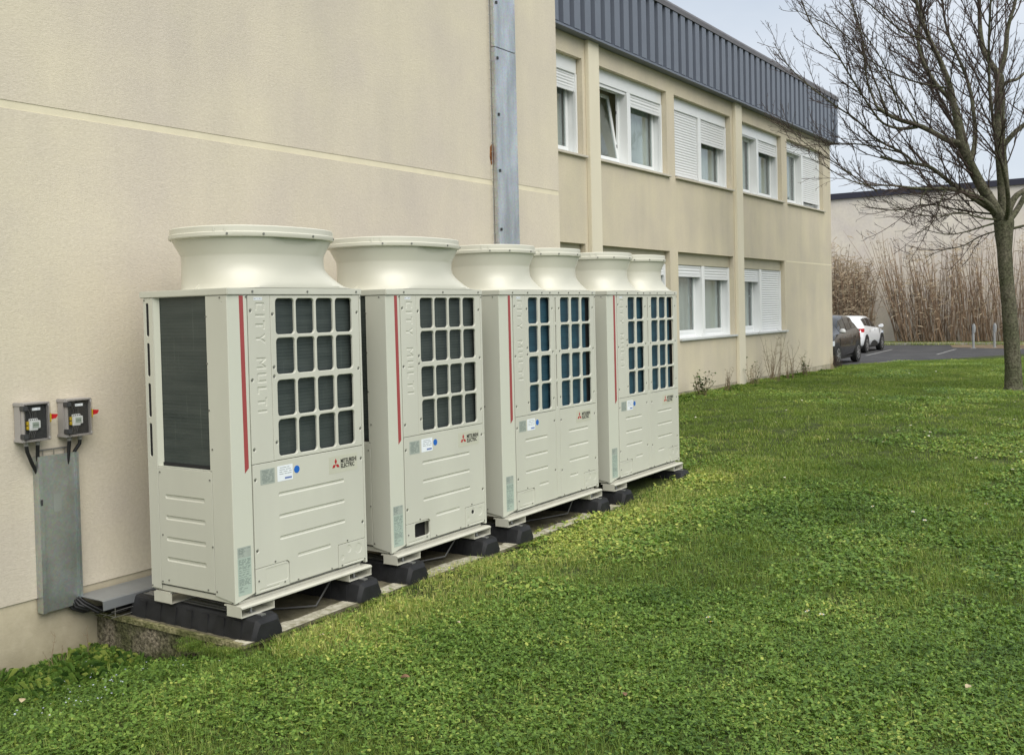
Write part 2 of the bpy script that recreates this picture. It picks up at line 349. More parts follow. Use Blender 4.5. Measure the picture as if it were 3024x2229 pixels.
def text_mesh(txt, size, fn, depth=.0008, xscale=1.0, align='CENTER', bold=0.):
    cu_ = bpy.data.curves.new('t', 'FONT'); cu_.body = txt; cu_.size = size; cu_.align_x = align; cu_.align_y = 'CENTER'; cu_.resolution_u = 2; cu_.offset = bold
    o = bpy.data.objects.new('t', cu_); C.objects.link(o); bpy.context.view_layer.update()
    me = o.to_mesh(); v = [tuple(p.co) for p in me.vertices]; f = [tuple(p.vertices) for p in me.polygons]; o.to_mesh_clear()
    bpy.data.objects.remove(o); bpy.data.curves.remove(cu_)
    mb = MB(); mb.add([fn(a * xscale, b, depth) for a, b, c in v], f); return mb

# ------------------------------------------------------------------ ground
def ss(a, b, x): t = min(1, max(0, (x - a) / (b - a))); return t * t * (3 - 2 * t)
ED0 = Vector((-3.965, 28.23)); EDD = (Vector((.129, 35.936)) - ED0).normalized(); EDN = Vector((EDD.y, -EDD.x))
def edge_d(x, y):      # distance to the car park edge, positive on the lawn
    if x < -6.5: return 24.6 - y
    return (Vector((x, y)) - ED0).dot(EDN)
def gz(x, y):
    z = ss(3, 13, y) * (.35 - .016 * (min(max(x, -5), 12) + 3))
    z -= .24 * ss(.62, -1.05, x) * ss(1.5, -.1, y)
    z -= .035 * ss(10, 6, y)
    e = edge_d(x, y); z = z + (.105 - z) * ss(5.5, .3, e)
    if e < 0: z = .04
    z += (.030 * noise.noise(Vector((x * .7, y * .7, 0))) + .014 * noise.noise(Vector((x * 2.3, y * 2.3, 4)))) * ss(0, 1, e) 
    return z
def axis(a, b, lo, hi, n, far):
    core = np.linspace(lo, hi, n); return np.concatenate([-np.geomspace(-a + 0, -lo + far, 12)[:-1] if False else np.linspace(a, lo, 10)[:-1], core, np.linspace(hi, b, 10)[1:]])
xs = axis(-200, 200, -9, 16, 126, 1); ys = axis(-160, 260, -9, 41, 201, 1)
mb = MB(); nx, ny = len(xs), len(ys)
mb.v = [(float(x), float(y), gz(float(x), float(y))) for y in ys for x in xs]
mb.f = [(j * nx + i, j * nx + i + 1, (j + 1) * nx + i + 1, (j + 1) * nx + i) for j in range(ny - 1) for i in range(nx - 1)]; mb.mi = [0] * len(mb.f)
mb.build('ground', LAWN, smooth=60, kind='structure', label='green lawn of grass and clover with slight bumps')

def sheet(name, poly, z, th, mat, **kw):
    b = MB(); b.prism(poly, lambda a, c, t: (a, c, t), z - th, z); return b.build(name, mat, **kw)
e0 = ED0; e1 = ED0 + EDD * 40
sheet('car_park', [(-30, 24.9), (-6.2, 24.9), (e0.x, e0.y), (e1.x, e1.y), (45, 60), (45, 44.3), (-30, 44.3)][:4] + [(34, 63), (34, 44.3), (-30, 44.3)] if False else
      [(-30, 24.9), (-5.7, 24.9), (e0.x, e0.y), (4.58, 44.3), (-30, 44.3)], .10, .05, ASPH, kind='structure', label='grey asphalt car park beyond the lawn')
for k, (a, b_) in enumerate([((-4.90, 34.2), (-5.17, 39.3)), ((-2.64, 35.2), (-2.80, 39.7)), ((-7.25, 34.2), (-7.5, 39.3)), ((-.36, 36.2), (-.5, 40.1))]):
    v = (Vector(b_) - Vector(a)).normalized(); n_ = Vector((-v.y, v.x)) * .05; a = Vector(a); b_ = Vector(b_)
    sheet('parking_line', [tuple(a - n_), tuple(b_ - n_), tuple(b_ + n_), tuple(a + n_)], .105, .004, LINE, kind='structure')
sheet('parking_line', [(-3.43, 29.6), (-3.33, 29.6), (-3.0, 31.0), (-3.1, 31.0)], .105, .004, LINE, kind='structure')
MB().box(-30, 40, 44.02, 44.20, .0, .20).build('kerb', KERB, kind='structure', label='low concrete kerb along the far verge')
MB().box(-30, 40, 44.2, 46.25, .0, .14).build('verge', LAWN, kind='structure', label='narrow grass verge at the foot of the far wall')
sheet('leaf_litter_ground', [(-3.2, 41.3), (-1.0, 40.2), (1.5, 40.3), (4, 41), (4, 44.0), (-3.8, 44.0)], .106, .004, worn('brown_litter', (.10, .075, .05), (.26, .20, .13), 2.5, .95, .6, 30), kind='structure', label='brown strip of dead leaves along the kerb')

# ------------------------------------------------------------------ main building: tall blank wall
W = -1.397; YC = 6.455
main = thing('blank_wall_building', 'tall beige roughcast building with a blank wall behind the four outdoor units', 'building', (W, YC, 0))
def ch(b, name, mat, parent, origin, **kw):
    o = b.build(name, mat, parent, **kw); o.location = -Vector(origin); return o
b = MB(); b.box(-16, W, -16, YC, 3.495, 9.0); ch(b, 'upper_wall', WALL, main, (W, YC, 0))
b = MB(); b.box(-16, W, -16, YC, .196, 3.440); ch(b, 'lower_wall', WALL, main, (W, YC, 0))
b = MB(); b.box(-16, W - .004, -16, YC - .004, 3.440, 3.495); ch(b, 'render_joint', JOINT, main, (W, YC, 0))
b = MB(); b.box(-16, W - .012, -16, YC - .012, -.6, .196); ch(b, 'plinth', PLINTH, main, (W, YC, 0))
b = MB(); b.box(-16.1, W + .06, -16.1, YC + .06, 9.0, 9.12); ch(b, 'coping', COPING, main, (W, YC, 0))
b = MB()
pts = [(5.050, 3.70), (5.055, 3.88), (5.03, 3.90), (4.985, 3.86), (4.975, 3.74), (5.0, 3.66)]
b.prism([(y, z) for y, z in pts], FRONT, W - .02, W + .004); ch(b, 'broken_render_patch', RUST, main, (W, YC, 0), label='rusty orange hole broken in the render beside the cable duct')
b = MB(); b.prism([(5.06, 3.36), (5.06, 3.72), (5.0, 3.66), (5.01, 3.5), (5.03, 3.40)], FRONT, W - .02, W + .002)
ch(b, 'filled_patch', JOINT, main, (W, YC, 0), label='pale filler below the rusty hole')

# vertical cable duct on the wall
dt = thing('cable_duct', 'tall galvanised steel cable duct rising up the blank wall behind the third unit', 'cable duct', (W, 5.24, 0))
o_ = (W, 5.24, 0)
for z0, z1 in ((.5, 4.955), (4.962, 8.2)):
    b = MB(); b.rbox(W + .012, W + .062, 5.028 - .0, 5.452, z0, z1, .004)
    b.box(W + .0622, W + .066, 5.034, 5.046, z0, z1); b.box(W + .0622, W + .066, 5.434, 5.446, z0, z1)
    ch(b, 'duct_cover', GALV, dt, o_, smooth=30)
b = MB(); b.tube([(W + .03, 4.985, .4), (W + .03, 4.985, 8.2)], .004, 5)
for k in range(78): b.tube([(W + .03, 4.965, .5 + k * .1), (W + .03, 5.06, .5 + k * .1)], .003, 4)
ch(b, 'wire_tray', ALU, dt, o_)
clip = MB().rbox(-.004, .012, -.012, .012, -.016, .016, .002).mesh('cover_clip', BOXD)
for z in (2.95, 3.6, 4.22, 4.84, 5.45): inst(clip, 'cover_clip', dt, Vector((W + .066, 5.075, z)) - Vector(o_))

# ------------------------------------------------------------------ office wing with windows
X2 = -3.047; YE = 23.60; ZF = 6.36
org = Vector((X2, YC, 0))
off = thing('office_building', 'beige two-storey office wing with white windows under a blue-grey metal fascia', 'building', org)
def oc(b, name, mat, **kw): o = b.build(name, mat, off, **kw); o.location = -org; return o
WD = .42   # wall thickness
zu0, zu1, zl0, zl1 = 4.50, 6.045, 1.43, 3.092
up = [(7.30, 10.03), (10.49, 13.20), (13.54, 16.37), (16.89, 19.62), (20.01, 22.93)]
lo = [(7.30, 10.03), (10.49, 13.24), (13.60, 16.43), (16.92, 19.73)]
b = MB()
b.box(X2 - WD, X2, YC + .002, YE, .42, zl0); b.box(X2 - WD, X2, YC + .002, YE, zl1, zu0); b.box(X2 - WD, X2, YC + .002, YE, zu1, ZF + .05)
def piers(ops, z0, z1):
    y = YC + .002
    for a, c in ops + [(YE, YE)]:
        b.box(X2 - WD, X2, y, a, z0 , z1); y = c
piers(up, zu0, zu1); piers(lo, zl0, zl1)
b.box(-16, X2 - WD, YE - .3, YE, .42, ZF + .05)
oc(b, 'facade_wall', WALL2)
b = MB(); b.box(-16, X2 - .012, YC + .002, YE - .012, -.3, .42); oc(b, 'plinth', PLINTH2)
b = MB(); b.box(X2 - .01, X2 + .002, 19.86, YE + .002, 3.07, 3.10); oc(b, 'render_joint', JOINT)
for y0, y1 in ((10.125, 10.485), (16.51, 16.885)):
    b = MB(); b.rbox(X2, X2 + .07, y0, y1, .30, ZF + .02, .006); oc(b, 'pilaster', PIL)
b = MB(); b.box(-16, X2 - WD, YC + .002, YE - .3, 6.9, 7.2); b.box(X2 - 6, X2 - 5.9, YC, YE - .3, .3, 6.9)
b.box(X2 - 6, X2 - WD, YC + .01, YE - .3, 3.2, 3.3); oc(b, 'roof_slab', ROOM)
# cladding fascia
XF = X2 + .08
b = MB(); b.box(X2 - .3, XF, YC + .002, YE + .24, ZF + .03, 7.50); b.box(-16, X2 - .3, YE, YE + .24, ZF + .03, 7.50); oc(b, 'cladding_sheet', CLAD_SHADE)
b = MB(); b.box(X2 - .32, XF + .092, YC + .002, YE + .27, ZF - .005, ZF + .028); b.box(-16, X2 - .32, YE, YE + .27, ZF - .005, ZF + .028); oc(b, 'cladding_drip_rail', CLAD_R)
rib = MB().prism([(0, 0), (.006, .085), (.199, .085), (.205, 0)], lambda a, c, t: (c, a, t), 0, 1.125 ).mesh('cladding_rib', CLAD_R)
k = 0; y = YC + .06
while y < YE + .03:
    inst(rib, 'cladding_rib', off, Vector((XF, y, ZF + .045)) - org); y += .335
b = MB(); b.prism([(X2 - .35, 7.51), (XF + .10, 7.51), (XF + .10, 7.60), (XF + .06, 7.66), (X2 - .35, 7.70)], lambda a, c, t: (a, t, c), YC + .002, YE + .30)
b.box(-16, X2 - .35, YE, YE + .30, 7.51, 7.66); oc(b, 'roof_coping', COPING)

def slats(mb, x, y0, y1, z0, z1, pitch=.052):
    n = max(1, round((z1 - z0) / pitch)); h = (z1 - z0) / n; prof = []
    for k in range(n):
        z = z0 + k * h
        for q, d in ((0, -.002), (.12, .004), (.5, .010), (.88, .004)): prof.append((z + q * h, x + d))
    prof.append((z1, x - .002)); m = len(prof)
    vs = [(px, y0, pz) for pz, px in prof] + [(px, y1, pz) for pz, px in prof]
    mb.add(vs, [(i, m + i, m + i + 1, i + 1) for i in range(m - 1)]); mb.box(x - .012, x - .004, y0, y1, z0, z1)
def window(y0, y1, z0, z1, drops, warm=(0, 1), tilt=None, lab=None):
    """twin roller-shutter window; drops = share of the height covered by each shutter"""
    xb = X2 - .10; H = z1 - z0; bh = .235
    f = MB(); sbx = MB(); sbx.rbox(xb - .16, xb, y0 + .01, y1 - .01, z1 - bh, z1 + .06, .006)          # shutter box
    sbx.box(xb - .001, xb + .002, (y0 + y1) / 2 - .003, (y0 + y1) / 2 + .003, z1 - bh, z1)
    ym = (y0 + y1) / 2
    f.rbox(xb - .20, xb + .008, ym - .065, ym + .065, z0 + .005, z1 - bh, .005)
    fo = oc(f, 'window', PVC, smooth=30, label=lab)
    def sub(b_, nm, mt, **kw): o = b_.build(nm, mt, fo, **kw); return o
    for ya, yb, yc, yd in ((y0 + .006, y0 + .05, y0 + .008, y0 + .03), (y1 - .05, y1 - .006, y1 - .03, y1 - .008)):
        gd = MB(); gd.rbox(xb - .05, xb + .006, ya, yb, z0, z1 - bh, .004); gd.box(xb - .19, xb - .05, yc, yd, z0, z1 - bh); sub(gd, 'shutter_guide', PVC, smooth=30)
    sub(sbx, 'shutter_box', PVC if z0 > 3 else BOXB, smooth=30)
    for s, (a, c) in enumerate(((y0 + .03, ym - .065), (ym + .065, y1 - .03))):
        gx = xb - .165; gz0, gz1 = z0 + .10, z1 - bh - .02
        fr = MB(); fr.rbox(gx - .03, gx + .015, a, c, z0, gz0, .004); fr.rbox(gx - .03, gx + .015, a, c, gz1 + .0, z1 - .02, .004)
        fr.rbox(gx - .03, gx + .01, a, a + .05, gz0, gz1, .004); fr.rbox(gx - .03, gx + .01, c - .05, c, gz0, gz1, .004)
        fr.box(gx + .015, xb - .02, a, c, z0 + .002, z0 + .03)
        sub(fr, 'window_frame', PVC, smooth=30)
        sa = MB(); sy0, sy1, sz0, sz1 = a + .045, c - .045, gz0 - .005, gz1 + .005
        for q in ((sy0, sy1, sz0, sz0 + .06), (sy0, sy1, sz1 - .06, sz1), (sy0, sy0 + .06, sz0 + .06, sz1 - .06), (sy1 - .06, sy1, sz0 + .06, sz1 - .06)):
            sa.rbox(-.01, .028, q[0], q[1], q[2] - sz0, q[3] - sz0, .004)
        so_ = sub(sa, 'sash', PVC, smooth=30); so_.location = (gx, 0, sz0)
        g = MB(); g.box(.008, .014, sy0 + .055, sy1 - .055, .055, sz1 - sz0 - .055); go = sub(g, 'pane', GLASS); go.location = (gx, 0, sz0)
        if tilt == s:
            for q in (so_, go): q.rotation_euler = (0, R(-9), 0)
            sub(MB().box(gx - .02, gx - .012, c - .07, c - .052, z0 + .35, z0 + .41), 'hinge', BOXD); sub(MB().box(gx - .02, gx - .012, c - .07, c - .052, z1 - .60, z1 - .55), 'hinge', BOXD)
        if lab and 'handle' in lab: 
            hb = MB(); hb.tube([(gx - .05, sy1 - .16, (z0 + z1) / 2 - .15), (gx - .06, sy1 - .10, (z0 + z1) / 2 - .02), (gx - .03, sy1 - .07, (z0 + z1) / 2)], .01, 6); sub(hb, 'window_handle', PVC)
        # room behind: curtain folds and darkness
        cu_ = MB(); n = 26; cy0, cy1 = (a + (c - a) * .38, c) if s in warm or True else (a, c); vs = []
        for k in range(n + 1):
            yy = cy0 + (cy1 - cy0) * k / n; xx = gx - (.36 if tilt == s else .09) + .022 * math.sin(k * 1.9) + .01 * math.sin(k * .7 + s)
            vs += [(xx, yy, z0 + .02), (xx, yy, z1)]
        cu_.add(vs, [(2 * k, 2 * k + 2, 2 * k + 3, 2 * k + 1) for k in range(n)]); sub(cu_, 'curtain', CURT, smooth=60)
        cu_ = MB(); cu_.box(gx - .46, gx - .44, a - .03, a + (c - a) * .55, z0 + .02, z1); sub(cu_, 'inner_wall_panel', CURT2)
        d = drops[s]
        if d > 0:
            sh = MB(); zt = z1 - bh; zb = zt - d * (zt - z0)
            slats(sh, xb - .03, a + .012, c - .012, zb + .05, zt); sh.rbox(xb - .042, xb - .018, a + .012, c - .012, zb, zb + .05, .004)
            for yy in (a + .05, c - .05): sh.rbox(xb - .018, xb - .008, yy - .009, yy + .009, zb + .012, zb + .034, .002)
            sub(sh, 'roller_shutter', PVC_S, smooth=40)
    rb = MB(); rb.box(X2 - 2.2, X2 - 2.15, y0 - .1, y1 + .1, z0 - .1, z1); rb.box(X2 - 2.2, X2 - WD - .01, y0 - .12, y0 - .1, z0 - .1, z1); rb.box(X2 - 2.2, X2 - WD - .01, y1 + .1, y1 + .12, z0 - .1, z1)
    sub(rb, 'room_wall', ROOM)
window(*up[0], zu0, zu1, (.2, .22), lab='upper window mostly hidden behind the corner of the tall wall')
window(*up[1], zu0, zu1, (.04, .17), tilt=0, lab='upper window with its left sash tilted open')
window(*up[2], zu0, zu1, (.95, .36), lab='upper window with its left shutter nearly closed')
window(*up[3], zu0, zu1, (.02, .20), lab='upper window with both sashes in view')
window(*up[4], zu0, zu1, (.02, .88), lab='upper window at the far end with its right shutter lowered')
window(*lo[0], zl0, zl1, (.2, .2), lab='lower window hidden behind the outdoor units')
window(*lo[1], zl0, zl1, (.15, .15), lab='lower window half hidden behind the fan outlets')
window(*lo[2], zl0, zl1, (.16, .19), lab='lower window with both shutters slightly lowered and a handle')
window(*lo[3], zl0, zl1, (.20, 1.0), lab='lower window at the far end with its right shutter closed and a handle')
for ops, z, mt in ((up, zu0, SILL), (lo, zl0, SILLW)):
    for a, c in ops:
        b = MB(); b.rbox(X2 - .12, X2 + .055, a - .0, c + .07, z - .035, z + .004, .005); oc(b, 'sill', mt, smooth=30)

# ------------------------------------------------------------------ far building
fb = thing('far_building', 'long pale building with a dark roof edge behind the tall dry reeds', 'building', (-5, 46.3, 0))
def fc(b, nm, mt): o = b.build(nm, mt, fb); o.location = (5, -46.3, 0); return o
b = MB(); b.prism([(-20, 46.5), (-1.05, 46.2), (14, 46.0), (14, 70), (-20, 70)], lambda a, c, t: (a, c, t), .0, 7.12)
fc(b, 'far_wall', FARW)
b = MB(); b.prism([(-20.1, 46.38), (-1.05, 46.08), (14.1, 45.88), (14.1, 70), (-20.1, 70)], lambda a, c, t: (a, c, t), 7.12, 7.40)
fc(b, 'roof_edge', FARCOP)
# tilt of the roof edge seen in the photo comes from the wall being nearer on the right

# ------------------------------------------------------------------ concrete pad
pad = thing('concrete_pad', 'weathered concrete pad with a pebbly side carrying the outdoor units', 'concrete pad', (W, -.055, 0))
b = MB(); b.box(W + .0, .10, -.045, 7.0, -.5, -.021); o = b.build('aggregate_side', AGG, pad); o.location = (-W, .055, 0)
b = MB(); n = 60; front = [(.125 + .022 * noise.noise(Vector((y * 1.7, 3, 0))) + .010 * noise.noise(Vector((y * 9, 1, 0))), y) for y in np.linspace(-.052, 7.0, n * 2)]
cedge = None
near = [(x, -.058 + .007 * noise.noise(Vector((x * 9, 8, 0)))) for x in np.linspace(W, .10, 40)]
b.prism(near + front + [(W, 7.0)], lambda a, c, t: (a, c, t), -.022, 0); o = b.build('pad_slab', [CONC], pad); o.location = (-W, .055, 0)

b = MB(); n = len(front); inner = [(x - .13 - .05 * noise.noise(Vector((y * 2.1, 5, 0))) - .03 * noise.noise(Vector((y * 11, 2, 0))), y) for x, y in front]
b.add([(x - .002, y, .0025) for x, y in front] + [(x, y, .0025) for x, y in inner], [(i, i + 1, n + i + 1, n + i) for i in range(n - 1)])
o = b.build('lit_edge', EDGE, pad); o.location = (-W, .055, 0)  # paler strip paints the daylit front; the slab behind is toned for shade
b = MB(); nn = len(near); b.prism([(x, y - .002) for x, y in near] + [(x, y + .03) for x, y in near[::-1]], lambda a, c, t: (a, c, t), -.03, .003); o = b.build('near_edge', MOSSE, pad); o.location = (-W, .055, 0)

# ------------------------------------------------------------------ outdoor units
Z0, ZT = .226, 2.183
MEC = {}
def cached(key, fn):
    if key not in MEC: MEC[key] = fn()
    return MEC[key]
ROWS = [(1.921, 2.160), (1.657, 1.898), (1.378, 1.618), (1.114, 1.356)]
def dimples(L_): return [(circ(a, b_, .0145, 10), (.005, .006)) for a, b_ in L_]
def screwset(mb, L_, fn, r=.0065, c0=-.006, c1=.0):
    for a, b_ in L_: mb.prism(circ(a, b_, r, 8), fn, c0, c1)
def letter_polys(yc, ztop, zbot, wd):
    """C I T Y M U L T I turned a quarter clockwise, read downwards; stroke pockets"""
    t = .26
    G = {'I': ([[(0, 0), (t, 0), (t, 1), (0, 1)]], t),
         'T': ([[(0, .78), (.26, .78), (.26, 0), (.52, 0), (.52, .78), (.78, .78), (.78, 1), (0, 1)]], .78),
         'L': ([[(0, 0), (.66, 0), (.66, .22), (.26, .22), (.26, 1), (0, 1)]], .66),
         'U': ([[(.12, 0), (.78, 0), (.9, .14), (.9, 1), (.64, 1), (.64, .24), (.26, .24), (.26, 1), (0, 1), (0, .14)]], .9),
         'C': ([[(.12, 0), (.72, 0), (.72, .22), (.30, .22), (.26, .28), (.26, .72), (.30, .78), (.72, .78), (.72, 1), (.12, 1), (0, .88), (0, .12)]], .72),
         'Y': ([[(.36, 0), (.62, 0), (.62, .42), (.98, 1), (.70, 1), (.49, .64), (.28, 1), (0, 1), (.36, .42)]], .98),
         'M': ([[(0, 0), (.24, 0), (.24, .62), (.52, .25), (.80, .62), (.80, 0), (1.04, 0), (1.04, 1), (.82, 1), (.52, .60), (.22, 1), (0, 1)]], 1.04)}
    seq = 'CITY MULTI'; tot = sum(.55 if c == ' ' else G[c][1] for c in seq) + .32 * (len(seq) - 1)
    k = (ztop - zbot) / tot; u = 0; out = []
    for c in seq:
        if c == ' ': u += .55 + .32; continue
        for p in G[c][0]: out.append([(yc - wd / 2 + b_ * wd, ztop - (u + a) * k) for a, b_ in p])
        u += G[c][1] + .32
    return out
def make_unit(y0, wdt, kind, label, opened=False):
    twin = kind == 'twin'; coil = COIL_B if twin else COIL_G; tube = TUBE_B if twin else TUBE
    g = 'heat pump outdoor units in a row along the wall'
    u = thing('outdoor_unit', label, 'outdoor unit', (0, y0, 0), 0, g)
    def part(nm, fn, mat, parent=u, smooth=None, variant='', **kw):
        def mk():
            m = fn().mesh(nm, mat)
            if smooth: shade(m, smooth)
            return m
        return inst(cached((kind, nm, variant, round(wdt, 2)), mk), nm, parent, **kw)
    D = -.836
    # --- carcass
    part('cabinet', lambda: MB().box(D, -.075, .045, wdt - .003, Z0 + .03, ZT), PAINT)
    def base():
        m = MB(); m.box(D + .01, -.055, .010, wdt - .008, Z0 - .004, Z0 + .030); return m
    part('base_pan', base, STEEL_P)
    # --- side facing the viewer
    def post():
        m = MB(); hol = [(rrect(-.807, -.780, a, c, .0125, 3), None) for a, c in ((1.926, 2.149), (1.658, 1.881), (1.386, 1.612), (1.12, 1.343))]
        plate(m, [(D, Z0 + .005), (-.7355, Z0 + .005), (-.7355, ZT - .002), (D, ZT - .002)], hol, .004, SIDE)
        m.box(D, -.832, .004, .06, Z0, ZT); return m
    part('slotted_post', post, PAINT)
    part('slot_shade', lambda: MB().box(-.822, -.745, .0065, .012, 1.05, 2.17), DARK)  # black sheet painting the shade inside the slots
    def sides():
        m = MB()
        for k in range(24 * 2): z = 1.075 + k * .0228; m.box(-.735, -.205, .0272, .0285, z, z + .002) if z < 2.17 else None
        return m
    part('side_coil', lambda: MB().box(-.742, -.195, .0285, .0445, 1.02, ZT), coil)
    part('side_coil_tubes', sides, tube, kind='stuff')
    def cover():
        m = MB(); plate(m, [(-.209, 1.0585), (-.209, ZT - .002), (-.010, ZT - .002), (-.010, Z0 + .003), (-.193, Z0 + .03), (-.193, 1.0585)], [(circ(-.012 - .045, 2.14, .006, 8), (.002, .003))], .012, SIDE); return m
    part('side_cover', cover, PAINT)
    def lip():
        m = MB(); m.add([(-.7335, .002, 1.060), (-.7335, .002, ZT - .002), (-.697, .026, ZT - .002), (-.697, .026, 1.060)], [(0, 3, 2, 1)])
        m.box(-.7335, -.209, .003, .028, 1.0565, 1.0625); return m
    part('drain_channel', lambda: MB().box(-.696, -.209, .018, .0265, 1.064, 1.086), DARK)
    part('coil_surround', lip, PAINT_P)
    def lower_side():
        m = MB(); hol = [(rrect(-.664, -.270, z - .030, z, .012, 3), (.008, .007)) for z in (.876, .735, .593, .457)]
        plate(m, [(-.7325, Z0 + .043), (-.196, Z0 + .043), (-.196, 1.0545), (-.7325, 1.0545)], hol, .015, SIDE); return m
    part('side_panel', lower_side, PAINT, smooth=30)
    # --- front
    po = .045 if twin else 0
    def pillar():
        m = MB(); e = .158 + po; q = [(.0009, Z0 - .002), (e, Z0 + .035), (e, ZT - .002), (.0009, ZT - .002)]
        fn = lambda a, b_, c: (c - .008 + .05 * a if a < .16 else c, a, b_)
        plate(m, q, [], .02, fn); m.box(-.030, -.0095, .0018, .02, Z0 + .01, ZT - .003); return m
    pil = part('corner_post', pillar, PAINT_P)
    so = .040 if twin else 0
    part('red_stripe', lambda: MB().prism([(.096 + so, ZT - .004), (.128 + so, ZT - .004), (.136 + so * .85, 1.074), (.104 + so * .8, 1.043)], lambda a, b_, c: (c - .008 + .05 * a, a, b_), 0, .0012), RED, pil)
    for zz, nm in (((.508, .577), 'warning_plate'), ((.268, .521 - .013), 'rating_plate')):
        fnp = lambda a, b_, c: (c - .008 + .05 * a, a, b_)
        part(nm, lambda: MB().prism(rrect(.026 + so * .6, .133 + so * .6, zz[0], zz[1], .003, 2), fnp, 0, .0008), LBL_GREEN if nm[0] == 'r' else LBL_GREY, pil)
        def pr():
            m = MB(); rnd = random.Random(4); z = zz[1] - .012
            while z > zz[0] + .010:
                a = .034 + so * .6; 
                while a < .118 + so * .6:
                    l_ = rnd.uniform(.008, .04); 
                    if not (z < zz[0] + .055 and a > .07 + so * .6): m.prism([(a, z), (min(a + l_, .127 + so * .6), z), (min(a + l_, .127 + so * .6), z + .0028), (a, z + .0028)], fnp, .0008, .0012)
                    a += l_ + rnd.uniform(.003, .02)
                z -= rnd.choice((.0065, .0065, .012))
            return m
        part('print', pr, INK, pil, variant=nm)
    lx0, lx1 = (.216, .409) if twin else (.166, .355)
    S_l = [(lx0 + .022, 2.081), (lx0 + .022, 1.632), (lx0 + .022, 1.182)]
    def lettered():
        m = MB(); hol = dimples(S_l) + [(p, (.0048, .0032)) for p in letter_polys((lx0 + lx1) / 2 + .008, 2.135, 1.415, .084)]
        plate(m, [(lx0, 1.0895), (lx1, 1.0895), (lx1, ZT - .004), (lx0, ZT - .004)], hol, .02, FRONT); return m
    lp = part('lettered_panel', lettered, PAINT)
    tg = part('name_tag', lambda: MB().prism([(lx0 + .050, 2.150), (lx0 + .122, 2.150), (lx0 + .122, 2.168), (lx0 + .050, 2.168)], FRONT, .0, .001), LBL_WHITE, lp)
    part('tag_print', lambda: text_mesh('BAT C RDC', .0135, lambda a, b_, c: (c, lx0 + .086 + a, 2.159 + b_), .0013), BLACK, lp)
    # grilles
    def grille(nm, ya, yb, cols, sc):
        def mk():
            m = MB(); hol = [(rrect(c0, c1, z0, z1, .026, 4), None) for c0, c1 in cols for z0, z1 in ROWS] + dimples(sc)
            plate(m, [(ya, 1.0895), (yb, 1.0895), (yb, ZT - .004), (ya, ZT - .004)], hol, .016, FRONT, .0035); return m
        return part(nm, mk, PAINT, variant=str(ya))
    if twin:
        cl = [(.467, .632), (.674, .847)]; cr_ = [(1.039, 1.210), (1.246, 1.415), (1.450, 1.624)]
        s1 = [(.440, 2.056), (.440, 1.70), (.440, 1.64), (.440, 1.20), (.887, 2.056), (.887, 1.645), (.887, 1.205)]
        s2 = [(1.012, 2.056), (1.012, 1.645), (1.012, 1.205), (1.672, 2.056), (1.672, 1.645), (1.672, 1.205)]
        grille('grille_panel', .413, .912, cl, s1); grille('grille_panel', .990, 1.700, cr_, s2)
        def seam():
            m = MB(); hol = [(rrect(.938, .958, a, c, .008, 3), None) for a, c in ROWS]
            plate(m, [(.9155, Z0 + .03), (.9865, Z0 + .03), (.9865, ZT - .004), (.9155, ZT - .004)], hol, .018, FRONT); return m
        part('centre_post', seam, PAINT); part('slot_shade', lambda: MB().box(-.034, -.026, .93, .97, 1.05, 2.17), DARK, variant='f')
        R0, R1 = 1.7035, wdt; coil_y = (.425, 1.60)
    else:
        cl = [(.405, .574), (.592, .762), (.783, .949), (.973, 1.144)]
        s1 = [(.377, 2.056), (.379, 1.706), (.379, 1.645), (.385, 1.208), (1.197, 2.056), (1.200, 1.650), (1.202, 1.212)]
        grille('grille_panel', .3585, 1.2185, cl, s1); R0, R1 = 1.2215, wdt; coil_y = (.37, 1.20)
    part('end_post', lambda: plate(MB(), [(R0, Z0 + .003), (R1, Z0 + .003), (R1, ZT - .003), (R0, ZT - .003)], [(circ((R0 + R1) / 2, z, .003, 6), (.001, .003)) for z in (2.12, 1.6, 1.0, .5)], .03, FRONT), PAINT)
    part('front_coil', lambda: MB().box(-.072, -.048, coil_y[0], coil_y[1], 1.05, ZT), coil)
    def tubes():
        m = MB()
        for k in range(48): z = 1.075 + k * .0228; m.box(-.048, -.0465, coil_y[0], coil_y[1], z, z + .0028)
        return m
    part('front_coil_tubes', tubes, tube, kind='stuff')
    if twin: part('coil_end_cavity', lambda: MB().box(-.0745, -.06, 1.60, wdt - .02, 1.05, ZT), DARK)
    # lower panels
    def access_poly(a0, a1, z0, z1): return [(a0, z0), (a1, z0), (a1, z1 - .03), (a1 - .01, z1 - .008), (a1 - .03, z1), (a0, z1)]
    def ribs(a, c, ac, cc): return [(rrect(a, c, z - .026, z, .011, 3), (.008, .006)) for z in (.876, .729, .585)] + [(rrect(ac, cc, .413, .439, .011, 3), (.007, .005))]
    ZB = Z0 + .026
    def low_left():
        m = MB()
        if twin:
            o_ = [(lx0, .412), (.505, .412), (.512, .40), (.512, ZB), (.912, ZB), (.912, 1.0855), (lx0, 1.0855)]
            plate(m, o_, ribs(.366, .752, .591, .758) + dimples([(lx0 + .024, .986), (lx0 + .024, .525), (.887, .99), (.887, .52)]), .02, FRONT)
        else:
            o_ = [(lx0 + .002, .412), (.450, .412), (.468, .395), (.468, ZB), (.938, ZB), (.938, .4125), (1.2185, .4125), (1.2185, 1.0855), (lx0 + .002, 1.0855)]
            plate(m, o_, ribs(.384, 1.016, .543, .864) + dimples([(.189, .986), (.189, .525), (1.200, .995), (1.200, .53)]), .02, FRONT)
        return m
    part('lower_panel', low_left, PAINT, smooth=30)
